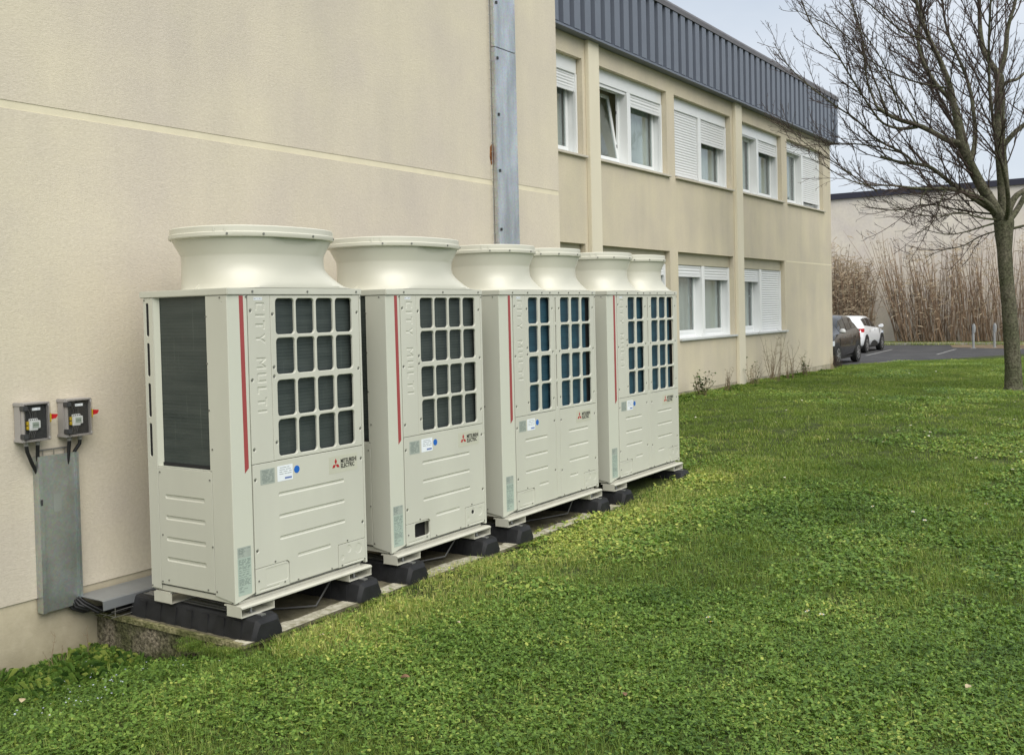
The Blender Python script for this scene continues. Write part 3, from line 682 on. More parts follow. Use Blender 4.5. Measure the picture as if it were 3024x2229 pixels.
    if twin:
        def low_r():
            m = MB(); plate(m, [(.990, ZB), (1.436, ZB), (1.436, .4125), (1.700, .4125), (1.700, 1.0855), (.990, 1.0855)], ribs(1.150, 1.533, 1.153, 1.315) + dimples([(1.012, .985), (1.012, .50), (1.675, .985), (1.675, .53)]), .02, FRONT); return m
        part('lower_panel', low_r, PAINT, smooth=30, variant='r')
    a0, a1 = (lx0, .508) if twin else (.168, .464)
    def acc():
        m = MB(); hol = [(rrect(a0 + .105, a1 - .006, .291, .401, .018, 4), None)] if opened else [(rrect(a0 + .086, a1 - .014, .285, .397, .014, 4), (.003, .0022))]
        hol.append((rrect(a0 + .03, a1 - .09, ZB + .008, ZB + .022, .005, 2), (.004, .004)))
        plate(m, access_poly(a0, a1, ZB - .004, .409), hol, .012, FRONT); return m
    part('access_cover', acc, PAINT, variant=str(opened))
    if opened: part('opening_cavity', lambda: MB().box(-.0745, -.070, a0, a1 + .02, .26, .41), DARK, u)
    c0 = 1.4395 if twin else .9415; c1 = 1.700 if twin else 1.2185
    def cpl():
        m = MB()
        for cx, cz, r_ in ((c0 + .104, .365, .027), (c0 + .207, .347, .038), (c0 + .037, .312, .018)):
            pass
        hol = [(circ(c0 + .104, .362, .020, 14), (None, None)), ]
        rings = []
        for cx, cz, r_ in ((c0 + .104, .366, .027), (c0 + .205, .350, .037), (c0 + .037, .315, .019)):
            rings.append((circ(cx, cz, r_, 16), (.0035, .0022)))
        hol = rings + [(rrect(c0 + .05, c1 - .02, ZB + .006, ZB + .018, .005, 2), (.004, .004))]
        plate(m, [(c0, ZB - .004), (c1, ZB - .004), (c1, .409), (c0, .409)], hol, .012, FRONT); return m
    part('connection_plate', cpl, PAINT)
    if opened: part('knockout_hole', lambda: MB().prism(circ(c0 + .104, .362, .017, 14), FRONT, -.003, -.0015), DARK)
    # stickers
    def sticker(nm, a, c, z0, z1, mat, cl_=None): return part(nm, lambda: MB().prism(rrect(a, c, z0, z1, .003, 2), FRONT, .0, .0009), mat)
    sx = .038 if twin else 0
    gl = sticker('warning_label', .230 + sx, .355 + sx * .8, .947, 1.047, LBL_GREY); wl = sticker('white_label', .379 + sx * .7, .518 + sx * .5, .947, 1.050, LBL_WHITE)
    def lines(seed, a, c, z0, z1, pitch, ln):
        def mk():
            m = MB(); rnd = random.Random(seed); z = z1
            while z > z0:
                x = a + rnd.uniform(0, .015)
                while x < c - .006:
                    l_ = min(rnd.uniform(*ln), c - x); m.prism([(x, z), (x + l_, z), (x + l_, z + .003), (x, z + .003)], FRONT, .0009, .0013); x += l_ + rnd.uniform(.004, .02)
                z -= pitch
            return m
        return mk
    part('print', lines(1, .240 + sx, .345 + sx * .8, .955, 1.035, .0085, (.02, .07)), INK, gl, variant='g'); part('print', lines(2, .388 + sx * .7, .508 + sx * .5, .985, 1.035, .014, (.02, .06)), INK, wl, variant='w')
    part('bar_print', lambda: MB().prism([(.445 + sx * .6, .958), (.508 + sx * .5, .958), (.508 + sx * .5, .970), (.445 + sx * .6, .970)], FRONT, .0009, .0013), INK_B, wl)
    part('blue_sticker', lambda: MB().prism(circ(.556 + sx * .6, 1.007, .0255, 20), FRONT, 0, .001), LBL_BLUE)
    bx = .430 if twin else 0
    ls = part('logo_sticker', lambda: MB().prism(rrect(.866 + bx, 1.158 + bx, .925, 1.045, .003, 2), FRONT, .0, .0007), LBL_CLEAR)
    def emb():
        m = MB(); cx, cz, s_ = .934 + bx, .986, .0245
        for k in range(3):
            a = R(90 + 120 * k); d = Vector((math.cos(a), math.sin(a))); n_ = Vector((-d.y, d.x)); c_ = Vector((cx, cz))
            q = [c_, c_ + d * s_ * .87 - n_ * s_ * .5, c_ + d * s_ * 1.74, c_ + d * s_ * .87 + n_ * s_ * .5]
            m.prism([tuple(p) for p in q], FRONT, .0007, .0016)
        return m
    part('emblem', emb, EMRED, ls)
    def lg():
        m = text_mesh('MITSUBISHI', .041, lambda a, b_, c: (c, .983 + bx + a, 1.003 + b_), .0016, .80, 'LEFT', .0013)
        n_ = text_mesh('ELECTRIC', .041, lambda a, b_, c: (c, .983 + bx + a, .968 + b_), .0016, .80, 'LEFT', .0013); m.add(n_.v, n_.f); return m
    part('lettering', lg, BLACK, ls)
    # screws
    def scr():
        m = MB(); F = list(S_l)
        if twin: F += s1 + s2 + [(lx0 + .024, .986), (lx0 + .024, .525), (.887, .99), (.887, .52), (1.012, .985), (1.012, .50), (1.675, .985), (1.675, .53)]
        else: F += s1 + [(.189, .986), (.189, .525), (1.200, .995), (1.200, .53)]
        screwset(m, F, FRONT, .0075, -.0055, -.001)
        G_ = [(lx0 + .004 - .02, 2.172), (a1 - .045, .275), (a0 + .024, .330), (a0 + .17, .428), (c0 + .09, .428), (c0 - .075, .262), (c0 - .40, .262), (c1 - .01, .26), (c0 + .03, .262), (lx0 - .008, .262), (c1 + .015, 2.165)]
        screwset(m, G_, FRONT, .0058, -.001, .0045)
        for yy in ([.201, .45, .695, .84, 1.0, 1.186, 1.4, 1.66] if twin else [.201, .695, 1.186]): m.prism(circ(yy, 2.206, .0072, 8), FRONT, .006, .012)
        screwset(m, [(-.82, 2.168), (-.07, 2.168), (-.712, 1.02), (-.215, 1.0), (-.70, .60), (-.205, .57), (-.716, .285), (-.26, .285), (-.65, .30), (-.175, .285), (-.205, 2.05), (-.205, 1.75), (-.20, 1.45), (-.18, 1.2), (-.823, .245)], SIDE, .0058, -.001, .0045)
        return m
    part('screws', scr, SCREW, kind='stuff')
    # --- top cap and fan outlet
    def cap():
        m = MB(); m.rbox(-.868, .006, -.006, wdt + .006, ZT, ZT + .045, .005)
        if twin: m.box(.0055, .0075, .918, .921, ZT + .003, ZT + .042)
        return m
    part('top_cap', cap, PAINT, smooth=30)
    def bell(m, cy, a, b_, what):
        cx = -.415; N = 72
        def ring(sx_, sy_, z, n_):
            o = []
            for k in range(N):
                t = 2 * math.pi * k / N; c_, s_ = math.cos(t), math.sin(t)
                o.append((cx + sx_ * abs(c_) ** (2 / n_) * (1 if c_ > 0 else -1), cy + sy_ * abs(s_) ** (2 / n_) * (1 if s_ > 0 else -1), z))
            return o
        n0 = 2.45
        if what == 'rim':
            P = [(.968, 2.564), (1.0, 2.566), (1.006, 2.573), (1.006, 2.594), (.992, 2.599), (.992, 2.633), (.982, 2.639), (.955, 2.637), (.955, 2.585)]
            m.rings([ring(a * s_, b_ * s_, z, n0) for s_, z in P])
            for t in (-1.15, -.98, .95, 1.2, 2.6):
                c_, s_ = math.cos(t), math.sin(t); e = 2 / n0
                p = Vector((cx + a * .995 * abs(c_) ** e * (1 if c_ > 0 else -1), cy + b_ * .995 * abs(s_) ** e * (1 if s_ > 0 else -1), 0)); d = Vector((c_ / a, s_ / b_, 0)).normalized(); tt = Vector((-d.y, d.x, 0)) * .006
                q = [p - tt - d * .01, p + tt - d * .01, p + tt + d * .004, p - tt + d * .004]; m.prism([(v.x, v.y) for v in q], lambda x_, y_, z_: (x_, y_, z_), 2.595, 2.632)
        else:
            P = [(.975, 2.582), (.970, 2.564), (.872, 2.462), (.868, 2.445), (.868, 2.40), (.869, 2.365), (.876, 2.335), (.892, 2.302), (.922, 2.270), (.965, 2.246), (1.01, 2.2345), (1.05, 2.2300)]
            rs = []
            for s_, z in P:
                rg = []
                sq = ring(a, b_, z, 6.0); qz = ss(2.39, 2.24, z)
                for k, p_ in enumerate(ring(a, b_, z, n0)):
                    t = 2 * math.pi * k / N; g_ = .5 + .5 * math.cos(t - R(48)); g_ = g_ ** .7
                    e_ = .868 + (s_ - .868) * (g_ if z < 2.40 else 1)
                    m_ = qz * g_ * .9; p_ = tuple(p_[i] * (1 - m_) + sq[k][i] * m_ for i in range(2))
                    x_ = cx + (p_[0] - cx) * e_; y_ = cy + (p_[1] - cy) * e_
                    rg.append((min(x_, .003), min(y_, cy + b_ * 1.045), z))
                rs.append(rg)
            m.rings(rs[::-1]); inner = [ring(a * s_ - .012, b_ * s_ - .012, z, n0) for s_, z in P[:8]]
            m.rings(inner, cap1=True)
    cs = [(.440, .418, .420), (1.298, .418, .420)] if twin else [(.612, .452, .578)]
    for i_, (cy, a, b_) in enumerate(cs):
        def mkb(): m = MB(); bell(m, cy, a, b_, 'body'); return m
        def mkr(): m = MB(); bell(m, cy, a, b_, 'rim'); return m
        s_ = part('fan_outlet', mkb, SHROUD, smooth=24, variant=str(i_)); part('outlet_rim', mkr, SHROUD, s_, smooth=25, variant=str(i_))
        def rs_():
            m = MB()
            for t in (-.95, -.45, .15, .75, 1.5):
                c_, sn = math.cos(t), math.sin(t); e = 2 / 2.45
                p = Vector((-.415 + a * 1.006 * abs(c_) ** e, cy + b_ * 1.006 * abs(sn) ** e * (1 if sn > 0 else -1), 2.583)); d = Vector((c_ / a, sn / b_, 0)).normalized()
                m.tube([p - d * .004, p + d * .006], .0075, 7)
            return m
        part('rim_screws', rs_, SCREW, s_, variant=str(i_), kind='stuff')
        def fins():
            m = MB()
            m.prism([(cy - b_ * .97, 2.231), (cy - b_ * .78, 2.231), (cy - b_ * .80, 2.325), (cy - b_ * .86, 2.275)], lambda p, q, t: (t, p, q), -.383, -.379)
            return m
        part('stiffener_fin', fins, SHROUD, s_, variant=str(i_))
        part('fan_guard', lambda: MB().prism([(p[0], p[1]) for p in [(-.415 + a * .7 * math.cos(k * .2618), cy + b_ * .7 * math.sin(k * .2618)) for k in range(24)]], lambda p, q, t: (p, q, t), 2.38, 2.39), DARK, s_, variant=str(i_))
    # --- base rail and feet
    def rail():
        m = MB(); m.prism([(-.12, .203), (.03, .203), (.045, .196), (.045, .205), (.03, .212), (-.12, .212)], lambda a, b_, c: (a, c, b_), .004, wdt - .004)
        m.prism([(-.80, .205), (-.66, .205), (-.66, .213), (-.80, .213)], lambda a, b_, c: (a, c, b_), .004, wdt - .004)
        m.box(-.10, -.03, .05, wdt - .05, .212, Z0); return m
    part('base_rail', rail, STEEL_P)
    def foot(ya, yb):
        m = MB(); m.box(-.10, .040, ya, yb, .140, .145); m.box(-.10, .038, ya, ya + .004, .145, .203); m.box(-.10, .038, yb - .004, yb, .145, .203); m.box(-.10, -.096, ya, yb, .145, .203); return m
    for v_, (ya, yb) in enumerate(((.004, .285), (wdt - .24, wdt - .004))):
        ft = part('foot', lambda: foot(ya, yb), STEEL_P, variant=str(v_))
        part('bolt', lambda: MB().tube([(-.01, (ya + yb) / 2 - .02, .135), (-.01, (ya + yb) / 2 - .02, .182)], [.014, .006], 8).box(-.035, .015, (ya + yb) / 2 - .045, (ya + yb) / 2 + .005, .146, .151), ALU, ft, variant=str(v_))
        part('rear_foot', lambda: MB().box(-.82, -.64, ya, ya + .004, .138, .205).box(-.82, -.64, ya + .004, yb, .138, .142), STEEL_P, ft, variant=str(v_))
    return u
UY = [0.0, 1.525, 3.041, 5.031]; UW = [1.24, 1.246, 1.728, 1.732]
make_unit(UY[0], UW[0], 'single', 'nearest beige outdoor unit, its dark side coil fully in view, one fan outlet on top')
make_unit(UY[1], UW[1], 'single', 'second beige outdoor unit, with an open black access hole low on its front', True)
make_unit(UY[2], UW[2], 'twin', 'third outdoor unit, wide, twin fan outlets and blue coils, before the farthest')
make_unit(UY[3], UW[3], 'twin', 'farthest outdoor unit, wide, twin fan outlets and blue coils, beside the open lawn')

# rubber support blocks
def block_mesh():
    m = MB(); x0, x1 = -1.125, .135; N = 8
    # tapered body with stepped end
    def sec(x, wb, wt, h): return [(x, -wb, 0), (x, wb, 0), (x, wb, .03), (x, wt, h - .012), (x, wt - .012, h), (x, -wt + .012, h), (x, -wt, h - .012), (x, -wb, .03)]
    m.rings([sec(x0, .095, .07, .10), sec(x0 + .01, .12, .09, .125), sec(x0 + .035, .135, .105, .134), sec(x1 - .07, .135, .105, .134), sec(x1 - .025, .128, .097, .126), sec(x1, .108, .080, .098)], cap0=True, cap1=True)
    for k in range(7):
        x = x0 + .10 + k * .158
        for s in (-1, 1):
            m.add([(x, s * .142, .0), (x + .10, s * .142, .0), (x + .085, s * .120, .112), (x + .015, s * .120, .112), (x, s * .11, .0), (x + .10, s * .11, 0), (x + .085, s * .09, .112), (x + .015, s * .09, .112)],
                  [(0, 1, 2, 3), (4, 7, 6, 5), (0, 3, 7, 4), (1, 5, 6, 2), (3, 2, 6, 7)])
    return m.mesh('rubber_body', RUBBER)
bm_ = block_mesh(); shade(bm_, 20)
rl = MB(); rl.box(-1.05, .0, -.055, .055, .133, .1345)
for s in (-.055, -.012, .0, .043): rl.box(-1.05, .0, s, s + .012, .1345, .1385)
rlm = rl.mesh('steel_channel', ALU)
hd = MB(); hd.box(.02, .085, -.02, .02, .1335, .140); hd.box(.055, .085, -.018, .018, .105, .1335); hdm = hd.mesh('end_clamp', ALU)
ords = ['nearest', 'second', 'third', 'farthest']
for i in range(4):
    for j, yy in enumerate((UY[i] + .145, UY[i] + UW[i] - .118)):
        t = thing('rubber_foot_block', 'black rubber support beam under the %s end of the %s outdoor unit' % (('near', 'far')[j], ords[i]), 'rubber foot', (0, yy, 0), 0, 'rubber beams carrying the outdoor units')
        inst(bm_, 'rubber_body', t); inst(rlm, 'steel_channel', t); inst(hdm, 'end_clamp', t)
# cables lying under the units
cbs = [([(-.5, .4, .01), (-.25, .6, .012), (-.05, .75, .02), (-.1, .95, .14), (-.2, 1.0, .21)], 'thin grey cable drooping under the nearest unit'),
       ([(-.6, 1.9, .01), (-.25, 2.0, .015), (-.1, 2.3, .03), (-.12, 2.55, .2)], 'thin grey cable drooping under the second unit'),
       ([(-.6, 3.4, .01), (-.3, 3.9, .012), (-.1, 4.3, .03), (-.12, 4.5, .2)], 'thin grey cable drooping under the third unit')]
for pts_, lb in cbs:
    MB().tube(pts_, .007, 6).build('cable', CABLE_G, smooth=60, label=lb, cat='cable', group='cables hanging under the units')

# ------------------------------------------------------------------ isolator boxes and covers on the wall
def iso_box(y0, label, txt):
    u = thing('isolator_box', label, 'electrical box', (W, y0, 1.258), 0, 'isolator boxes on the wall'); Wd, H, Dp = .185, .254, .13
    b = MB(); b.rbox(0, Dp - .045, 0, Wd, 0, H, .008); b.rbox(0, Dp - .03, -.006, .012, -.004, .02, .004); b.rbox(0, Dp - .03, -.006, .012, H - .02, H + .004, .004)
    # open shell look: body rear with rim
    b.build('box_body', BOXP, u, smooth=30)
    b = MB(); b.box(Dp - .0448, Dp - .040, .008, Wd - .008, .008, H - .008); b.build('mounting_plate', BOXD, u)
    b = MB(); 
    for q in ((0, Wd, 0, .012), (0, Wd, H - .012, H), (0, .010, .012, H - .012), (Wd - .010, Wd, .012, H - .012)): b.box(Dp - .045, Dp - .018, q[0], q[1], q[2], q[3])
    b.build('lid_frame', BOXP, u)
    b = MB(); b.rbox(Dp - .016, Dp, .001, Wd - .001, .001, H - .001, .004)
    lid = b.build('clear_lid', SMOKE, u, smooth=30)
    b = MB()
    for yy, zz in ((.0, .02), (.0, H - .05)): b.rbox(Dp - .05, Dp + .002, yy - .008, yy + .024, zz, zz + .034, .004)
    b.build('lid_latch', BOXD, u, smooth=30)
    b = MB()
    for yy, zz in ((Wd - .016, .02), (Wd - .016, H - .02)): b.tube([(Dp, yy, zz), (Dp + .003, yy, zz)], .008, 10)
    b.build('lid_screws', BOXP, u, kind='stuff')
    b = MB(); b.rbox(Dp - .040, Dp - .022, .045, .105, .072, .150, .003); b.rbox(Dp - .040, Dp - .020, .056, .122, .084, .136, .003)
    mt = b.build('switch_body', METER, u, smooth=30)
    b = MB(); b.box(Dp - .0199, Dp - .0185, .064, .108, .092, .126); b.build('switch_window', LBL_GREEN, mt)
    b = MB()
    for k in range(4): b.tube([(Dp - .0218, .052 + k * .014, .143), (Dp - .0195, .052 + k * .014, .143)], .0035, 6)
    for k in range(3): b.box(Dp - .0184, Dp - .018, .070 + k * .013, .078 + k * .013, .106, .110)
    b.build('switch_marks', BLACK, mt, kind='stuff')
    b = MB(); b.rbox(Dp - .040, Dp - .024, .026, .043, .080, .104, .002); b.rbox(Dp - .040, Dp - .024, .026, .043, .110, .134, .002); b.build('terminal', YEL, u, smooth=30)
    b = MB()
    for k in range(4):
        yy = .055 + k * .013; b.tube([(Dp - .030, yy, .150), (Dp - .028, yy + .006 * math.sin(k), .180), (Dp - .034, yy - .01, .215)], .0028, 5)
        b.tube([(Dp - .030, yy, .074), (Dp - .028, yy - .012, .045), (Dp - .034, .05 + .01 * k, .02)], .0028, 5)
    b.tube([(Dp - .032, .018, .03), (Dp - .028, .014, .12), (Dp - .032, .022, .22)], .004, 5)
    b.build('wiring', CABLE_G, u, smooth=60, kind='stuff')
    b = MB(); b.rbox(Dp + .0005, Dp + .002, .050, .108, .206, .222, .0005); nl = b.build('name_label', LBL_WHITE, u)
    text_mesh(txt, .0115, lambda a, b_, c: (Dp + c, .079 + a, .214 + b_), .0025).build('label_print', BLACK, nl)
    b = MB(); b.rbox(Dp - .055, Dp - .02, Wd, Wd + .016, .115, .175, .004); b.build('switch_plate', YEL, u, smooth=30)
    b = MB(); b.prism([(0, 0), (.030, .004), (.042, .022), (.040, .030), (.004, .034)], lambda a, b_, c: (c, Wd + .016 + a, .135 + b_), Dp - .052, Dp - .018); b.build('switch_handle', REDP, u)
    b = MB()
    for yy in (.045, .125): b.tube([(.06, yy, -.03), (.06, yy, 0)], [.016, .018], 10)
    b.build('cable_gland', BOXP, u, smooth=40)
iso_box(-.605, 'left clear-lidded isolator box with a red handle, on the wall above the steel cover', 'BAT C RDC')
iso_box(-.295, 'right clear-lidded isolator box with a red handle, nearer the units', 'BAT C R+1')
x = W + .06
for pts_, lb in [([(x, -.560, 1.23), (x, -.555, 1.19), (x - .02, -.51, 1.10), (x - .03, -.465, 1.02), (x - .03, -.44, .95)], 'black cable bending from the left box behind the steel cover'),
                 ([(x, -.480, 1.23), (x - .01, -.477, 1.15), (x - .03, -.46, 1.0)], 'straight black cable dropping from the left box'),
                 ([(x, -.250, 1.23), (x - .01, -.252, 1.15), (x - .03, -.26, 1.0)], 'straight black cable dropping from the right box'),
                 ([(x, -.170, 1.23), (x, -.173, 1.20), (x - .02, -.20, 1.15), (x - .03, -.23, 1.05), (x - .03, -.24, .95)], 'curved black cable dropping from the right box')]:
    MB().tube(pts_, .0125, 10).build('cable', CABLE, smooth=60, label=lb, cat='cable', group='black cables below the isolator boxes')
cv = thing('cable_tray_cover', 'upright galvanised steel cable cover leaning on the wall below the two boxes', 'cable cover', (W, -.33, .10))
b = MB(); y0, y1, zz0, zz1 = -.485, -.190, .098, 1.146; fx = W + .055
b.prism([(y0 + .030, fx - .004), (y1 - .022, fx - .004), (y1 - .018, fx + .014), (y1, fx + .014), (y1, fx - .05), (y1 - .003, fx - .05), (y1 - .003, fx + .003), (y1 - .020, fx + .003), (y1 - .022, fx - .008), (y0 + .028, fx - .008), (y0 + .026, fx + .003), (y0 + .003, fx + .003), (y0 + .003, fx - .055), (y0, fx - .055), (y0, fx + .014), (y0 + .026, fx + .014)],
        lambda a, c, t: (c - W, a + .33, t - .10), zz0, zz1)
b.build('cover_sheet', GALV_D, cv)
MB().rbox(fx + .014 - W, fx + .019 - W, y0 + .33 + .006, y0 + .33 + .022, .72, .76, .002).build('cover_clip', BOXD, cv)
MB().box(.0508, .0518, -.045, .012, .66, .78).build('tape_mark', pm('tape', (.50, .54, .53), .42, .8), cv)
b = MB()
for yy in (-.42, -.34, -.26): b.tube([(W + .018, yy, .15), (W + .018, yy, 1.185)], .0025, 5)
for k in range(11): b.tube([(W + .02, -.455, .18 + k * .1), (W + .02, -.215, .18 + k * .1)], .0025, 5)
b.tube([(W + .02, -.455, 1.185), (W + .02, -.215, 1.185)], .003, 5)
o = b.build('wire_tray', ALU, cv); o.location = (-W, .33, -.10)
b = MB(); hc = thing('horizontal_tray_cover', 'low flat grey steel cable cover running along the wall foot towards the first unit', 'cable cover', (W + .2, -.2, .14))
b.prism([(.015, .0), (.02, .012), (.30, .012), (.318, .006), (.322, -.055), (.318, -.055), (.314, .004), (.30, .008), (.024, .008), (.019, 0)], lambda a, c, t: (a - .2, t + .2, c), -.21, 6.6)
b.build('cover_sheet', pm('grey_cover', (.33, .35, .37), .4, .6, var=.08, vs=6), hc)
b = MB()
for k in range(30): yy = -.12 + k * .22; b.tube([(W + .03, yy, .02), (W + .32, yy, .02)], .0025, 4); b.tube([(W + .32, yy, .02), (W + .32, yy, .10)], .0025, 4)
for q in (.05, .14, .23, .32): b.tube([(W + q, -.15, .02), (W + q, 6.5, .02)], .0025, 4)
b.tube([(W + .32, -.15, .06), (W + .32, 6.5, .06)], .0025, 4)
o = b.build('wire_tray', ALU, hc); o.location = (-W - .2, .2, -.14)
for k, lb in enumerate(('rearmost', 'second from the wall', 'middle', 'second from the front', 'foremost')):
    MB().tube([(W + .022, -.30 + .016 * k, .30), (W + .026, -.295 + .018 * k, .16), (W + .035 + .014 * k, -.26 + .018 * k, .075 + .008 * k), (W + .06 + .034 * k, -.19 + .014 * k, .038 + .012 * (k % 3)), (W + .075 + .040 * k, .0, .04 + .01 * (k % 2)), (W + .08 + .04 * k, 1.2, .035)], .0115, 8).build(
        'cable', CABLE, smooth=60, label='black cable of the bundle at the wall foot, ' + lb + ' of the five', cat='cable', group='cable bundle at the foot of the wall')

#@@MORE@@
# ------------------------------------------------------------------ parked cars
def car(loc, rz, label, paint, ST, WB, wz=.31, Wd=.87, lamps='rear', dark_trim=False, mirror=None, vy=None):
    """local axis +y is forward; ST = stations (y, z_bottom, belt_z, roof_z, half width, roof half width)"""
    u = thing('parked_car', label, 'car', loc, rz, None)
    m = MB(); rs = []
    for y, zb, bz, rz_, hw, rw in ST:
        h = [(0, zb), (hw * .86, zb), (hw * .97, zb + .10), (hw, zb + .30), (hw * .995, (zb + bz) / 2 + .12), (hw * .95, bz - .03), (hw * .90, bz)]
        if rz_ > bz + .03: h += [(hw * .88 + (rw - hw * .88) * .5, bz + (rz_ - bz) * .52), (rw, rz_ - .05), (rw * .85, rz_ - .008), (rw * .4, rz_ + .012), (0, rz_ + .018)]
        else: h += [(hw * .80, bz + .015), (hw * .70, bz + .022), (hw * .55, bz + .03), (hw * .3, bz + .034), (0, bz + .036)]
        rs.append([(x, y, z) for x, z in h] + [(-x, y, z) for x, z in h[-2:0:-1]])
    m.rings(rs, cap0=True, cap1=True); body = m.build('body', paint, u, smooth=50)
    n = len(rs[0])
    cab = [i for i, s in enumerate(ST) if s[3] > s[2] + .25]
    def patch(nm, quads, off=.006, mat=CARG, par=u):
        g = MB()
        for q in quads:
            q = [Vector(p) for p in q]; nn = (q[1] - q[0]).cross(q[3] - q[0]).normalized() * off; g.add([p + nn for p in q], [(0, 1, 2, 3)])
        return g.build(nm, mat, par)
    def lerp(a, b, t): return Vector(a).lerp(Vector(b), t)
    for sgn in (1, -1):
        for a, b_ in zip(cab[:-1], cab[1:]):
            A, B = ST[a], ST[b_]
            def sp(S_, t):
                y, zb, bz, rz_, hw, rw = S_; p0 = (hw * .90, bz); p1 = (hw * .88 + (rw - hw * .88) * .5, bz + (rz_ - bz) * .52); p2 = (rw, rz_ - .05)
                if t < .5: k = t / .5; q = (p0[0] + (p1[0] - p0[0]) * k, p0[1] + (p1[1] - p0[1]) * k)
                else: k = (t - .5) / .5; q = (p1[0] + (p2[0] - p1[0]) * k, p1[1] + (p2[1] - p1[1]) * k)
                return Vector((sgn * q[0], y, q[1]))
            A0, B0 = sp(A, .10), sp(B, .10); A1, B1 = sp(A, .5), sp(B, .5); A2, B2 = sp(A, .90), sp(B, .90)
            e = .04; 
            qs = [[A0.lerp(B0, e), B0.lerp(A0, e), B1.lerp(A1, e), A1.lerp(B1, e)], [A1.lerp(B1, e), B1.lerp(A1, e), B2.lerp(A2, e), A2.lerp(B2, e)]]
            if sgn < 0: qs = [q[::-1] for q in qs]
            patch('side_window', [[q[0], q[1], q[2], q[3]] for q in qs], .006 )
    # front and rear screens
    a, b_ = ST[cab[0] - 1], ST[cab[0]]
    def scr(S0, S1, nm, flip):
        w0 = S0[4] * .70; w1 = S1[5] * .86; z0, z1 = S0[2] + .02, S1[3] - .06; y0, y1 = S0[0], S1[0]
        q = [(-w0, y0, z0), (w0, y0, z0), (w1, y1, z1), (-w1, y1, z1)]
        if flip: q = q[::-1]
        patch(nm, [q], .05)
    scr(ST[cab[0] - 1], ST[cab[0]], 'rear_window', False); scr(ST[cab[-1] + 1], ST[cab[-1]], 'windscreen', True)
    for sgn in (1, -1):
        for wy in WB:
            ar = MB(); ar.tube([(sgn * (Wd - .14), wy, wz + .03), (sgn * (Wd + .006), wy, wz + .03)], .375, 24); ar.build('wheel_arch', PLASB, u, smooth=40)
            wh = MB(); wh.rings([[(sgn * x, wy + r * math.cos(k * math.pi / 14), wz + r * math.sin(k * math.pi / 14)) for k in range(28)] for x, r in ((Wd - .20, .30), (Wd - .02, .315), (Wd + .012, .30), (Wd + .016, .225))], cap0=True, cap1=True)
            who = wh.build('wheel', TYRE, u, smooth=40)
            rm = MB(); rm.rings([[(sgn * x, wy + r * math.cos(k * math.pi / 12), wz + r * math.sin(k * math.pi / 12)) for k in range(24)] for x, r in ((Wd + .016, .215), (Wd + .020, .20), (Wd + .014, .185))])
            for k in range(7):
                t = k * 2 * math.pi / 7; d = Vector((0, math.cos(t), math.sin(t))); e = Vector((0, -math.sin(t), math.cos(t))) * .028; c0_ = Vector((sgn * (Wd + .019), wy, wz))
                rm.add([c0_ + d * .03 - e, c0_ + d * .03 + e, c0_ + d * .20 + e * .7, c0_ + d * .20 - e * .7], [(0, 1, 2, 3)])
            rm.tube([(sgn * (Wd + .012), wy, wz), (sgn * (Wd + .022), wy, wz)], .05, 12); rm.build('rim', RIM, who)
        mb_ = MB(); my = ST[cab[-1]][0] + (.30 if mirror is None else mirror); mz = ST[cab[-1]][2] + .05
        mb_.rings([[(sgn * (Wd + x), my + y * s, mz + z * s) for y, z in ((-.05, -.02), (-.05, .09), (.03, .11), (.09, .06), (.09, -.01), (.03, -.04))] for x, s in ((-.06, .4), (.0, .9), (.09, .95), (.13, .55))], cap0=True, cap1=True)
        mb_.build('wing_mirror', CARW if lamps == 'rear' else pm('mirror_shell', (.55, .56, .55), .25), u, smooth=50)
        hb = MB()
        for hy in vy or (): hb.rbox(sgn * (Wd * .965) - .02, sgn * (Wd * .965) + .02, hy - .09, hy + .09, .86, .90, .01)
        if vy: hb.build('door_handle', paint if lamps == 'rear' else CHROME, u, smooth=50)
        # door shut lines, sill insert
        sl = MB()
        for ly in (ST[cab[0]][0] + .62, ST[cab[-1]][0] + .25): MB().box(sgn * Wd * .985 - .01, sgn * Wd * .985 + .003, ly - .004, ly + .004, .38, .88).build('door_gap', PLASB, u)
        if dark_trim:
            t_ = MB(); t_.prism([(WB[0] + .58, .24), (WB[0] + .70, .34), (WB[0] + .95, .44), (WB[0] + 1.3, .46), (WB[0] + 1.75, .36), (WB[0] + 1.80, .24)], lambda a_, c_, t: (sgn * (Wd - .02 + t), a_, c_), 0, .03)
            t_.build('sill_trim', PLASB, u)
        ln = MB(); yl = ST[0][0]
        ln.rings([[(sgn * (Wd * x), yl + y, .88 + z) for z in (-.075, -.03, .04, .07)] for x, y in ((.55, .015), (.80, .03), (.93, .09), (.975, .24), (.97, .34))], close=False)
        ln.build('tail_lamp', LAMP, u, smooth=60)
        yl = ST[-1][0]; hl = MB()
        hl.rings([[(sgn * (Wd * x), yl - y, .70 + z) for z in (-.06, 0, .05, .09)] for x, y in ((.55, .05), (.80, .10), (.93, .22), (.985, .48))], close=False); hl.build('head_lamp', HEADL, u, smooth=60)
    nb = MB(); nb.rbox(-.26, .26, ST[0][0] - .012, ST[0][0] + .01, .50, .60, .004); nb.build('number_plate', pm('plate_white', (.7, .7, .68), .4), u)
    bt = MB(); bt.rbox(-Wd * .9, Wd * .9, ST[0][0] + .02, ST[-1][0] - .03, .18, .30, .03); bt.build('underbody', PLASB, u)
    return u
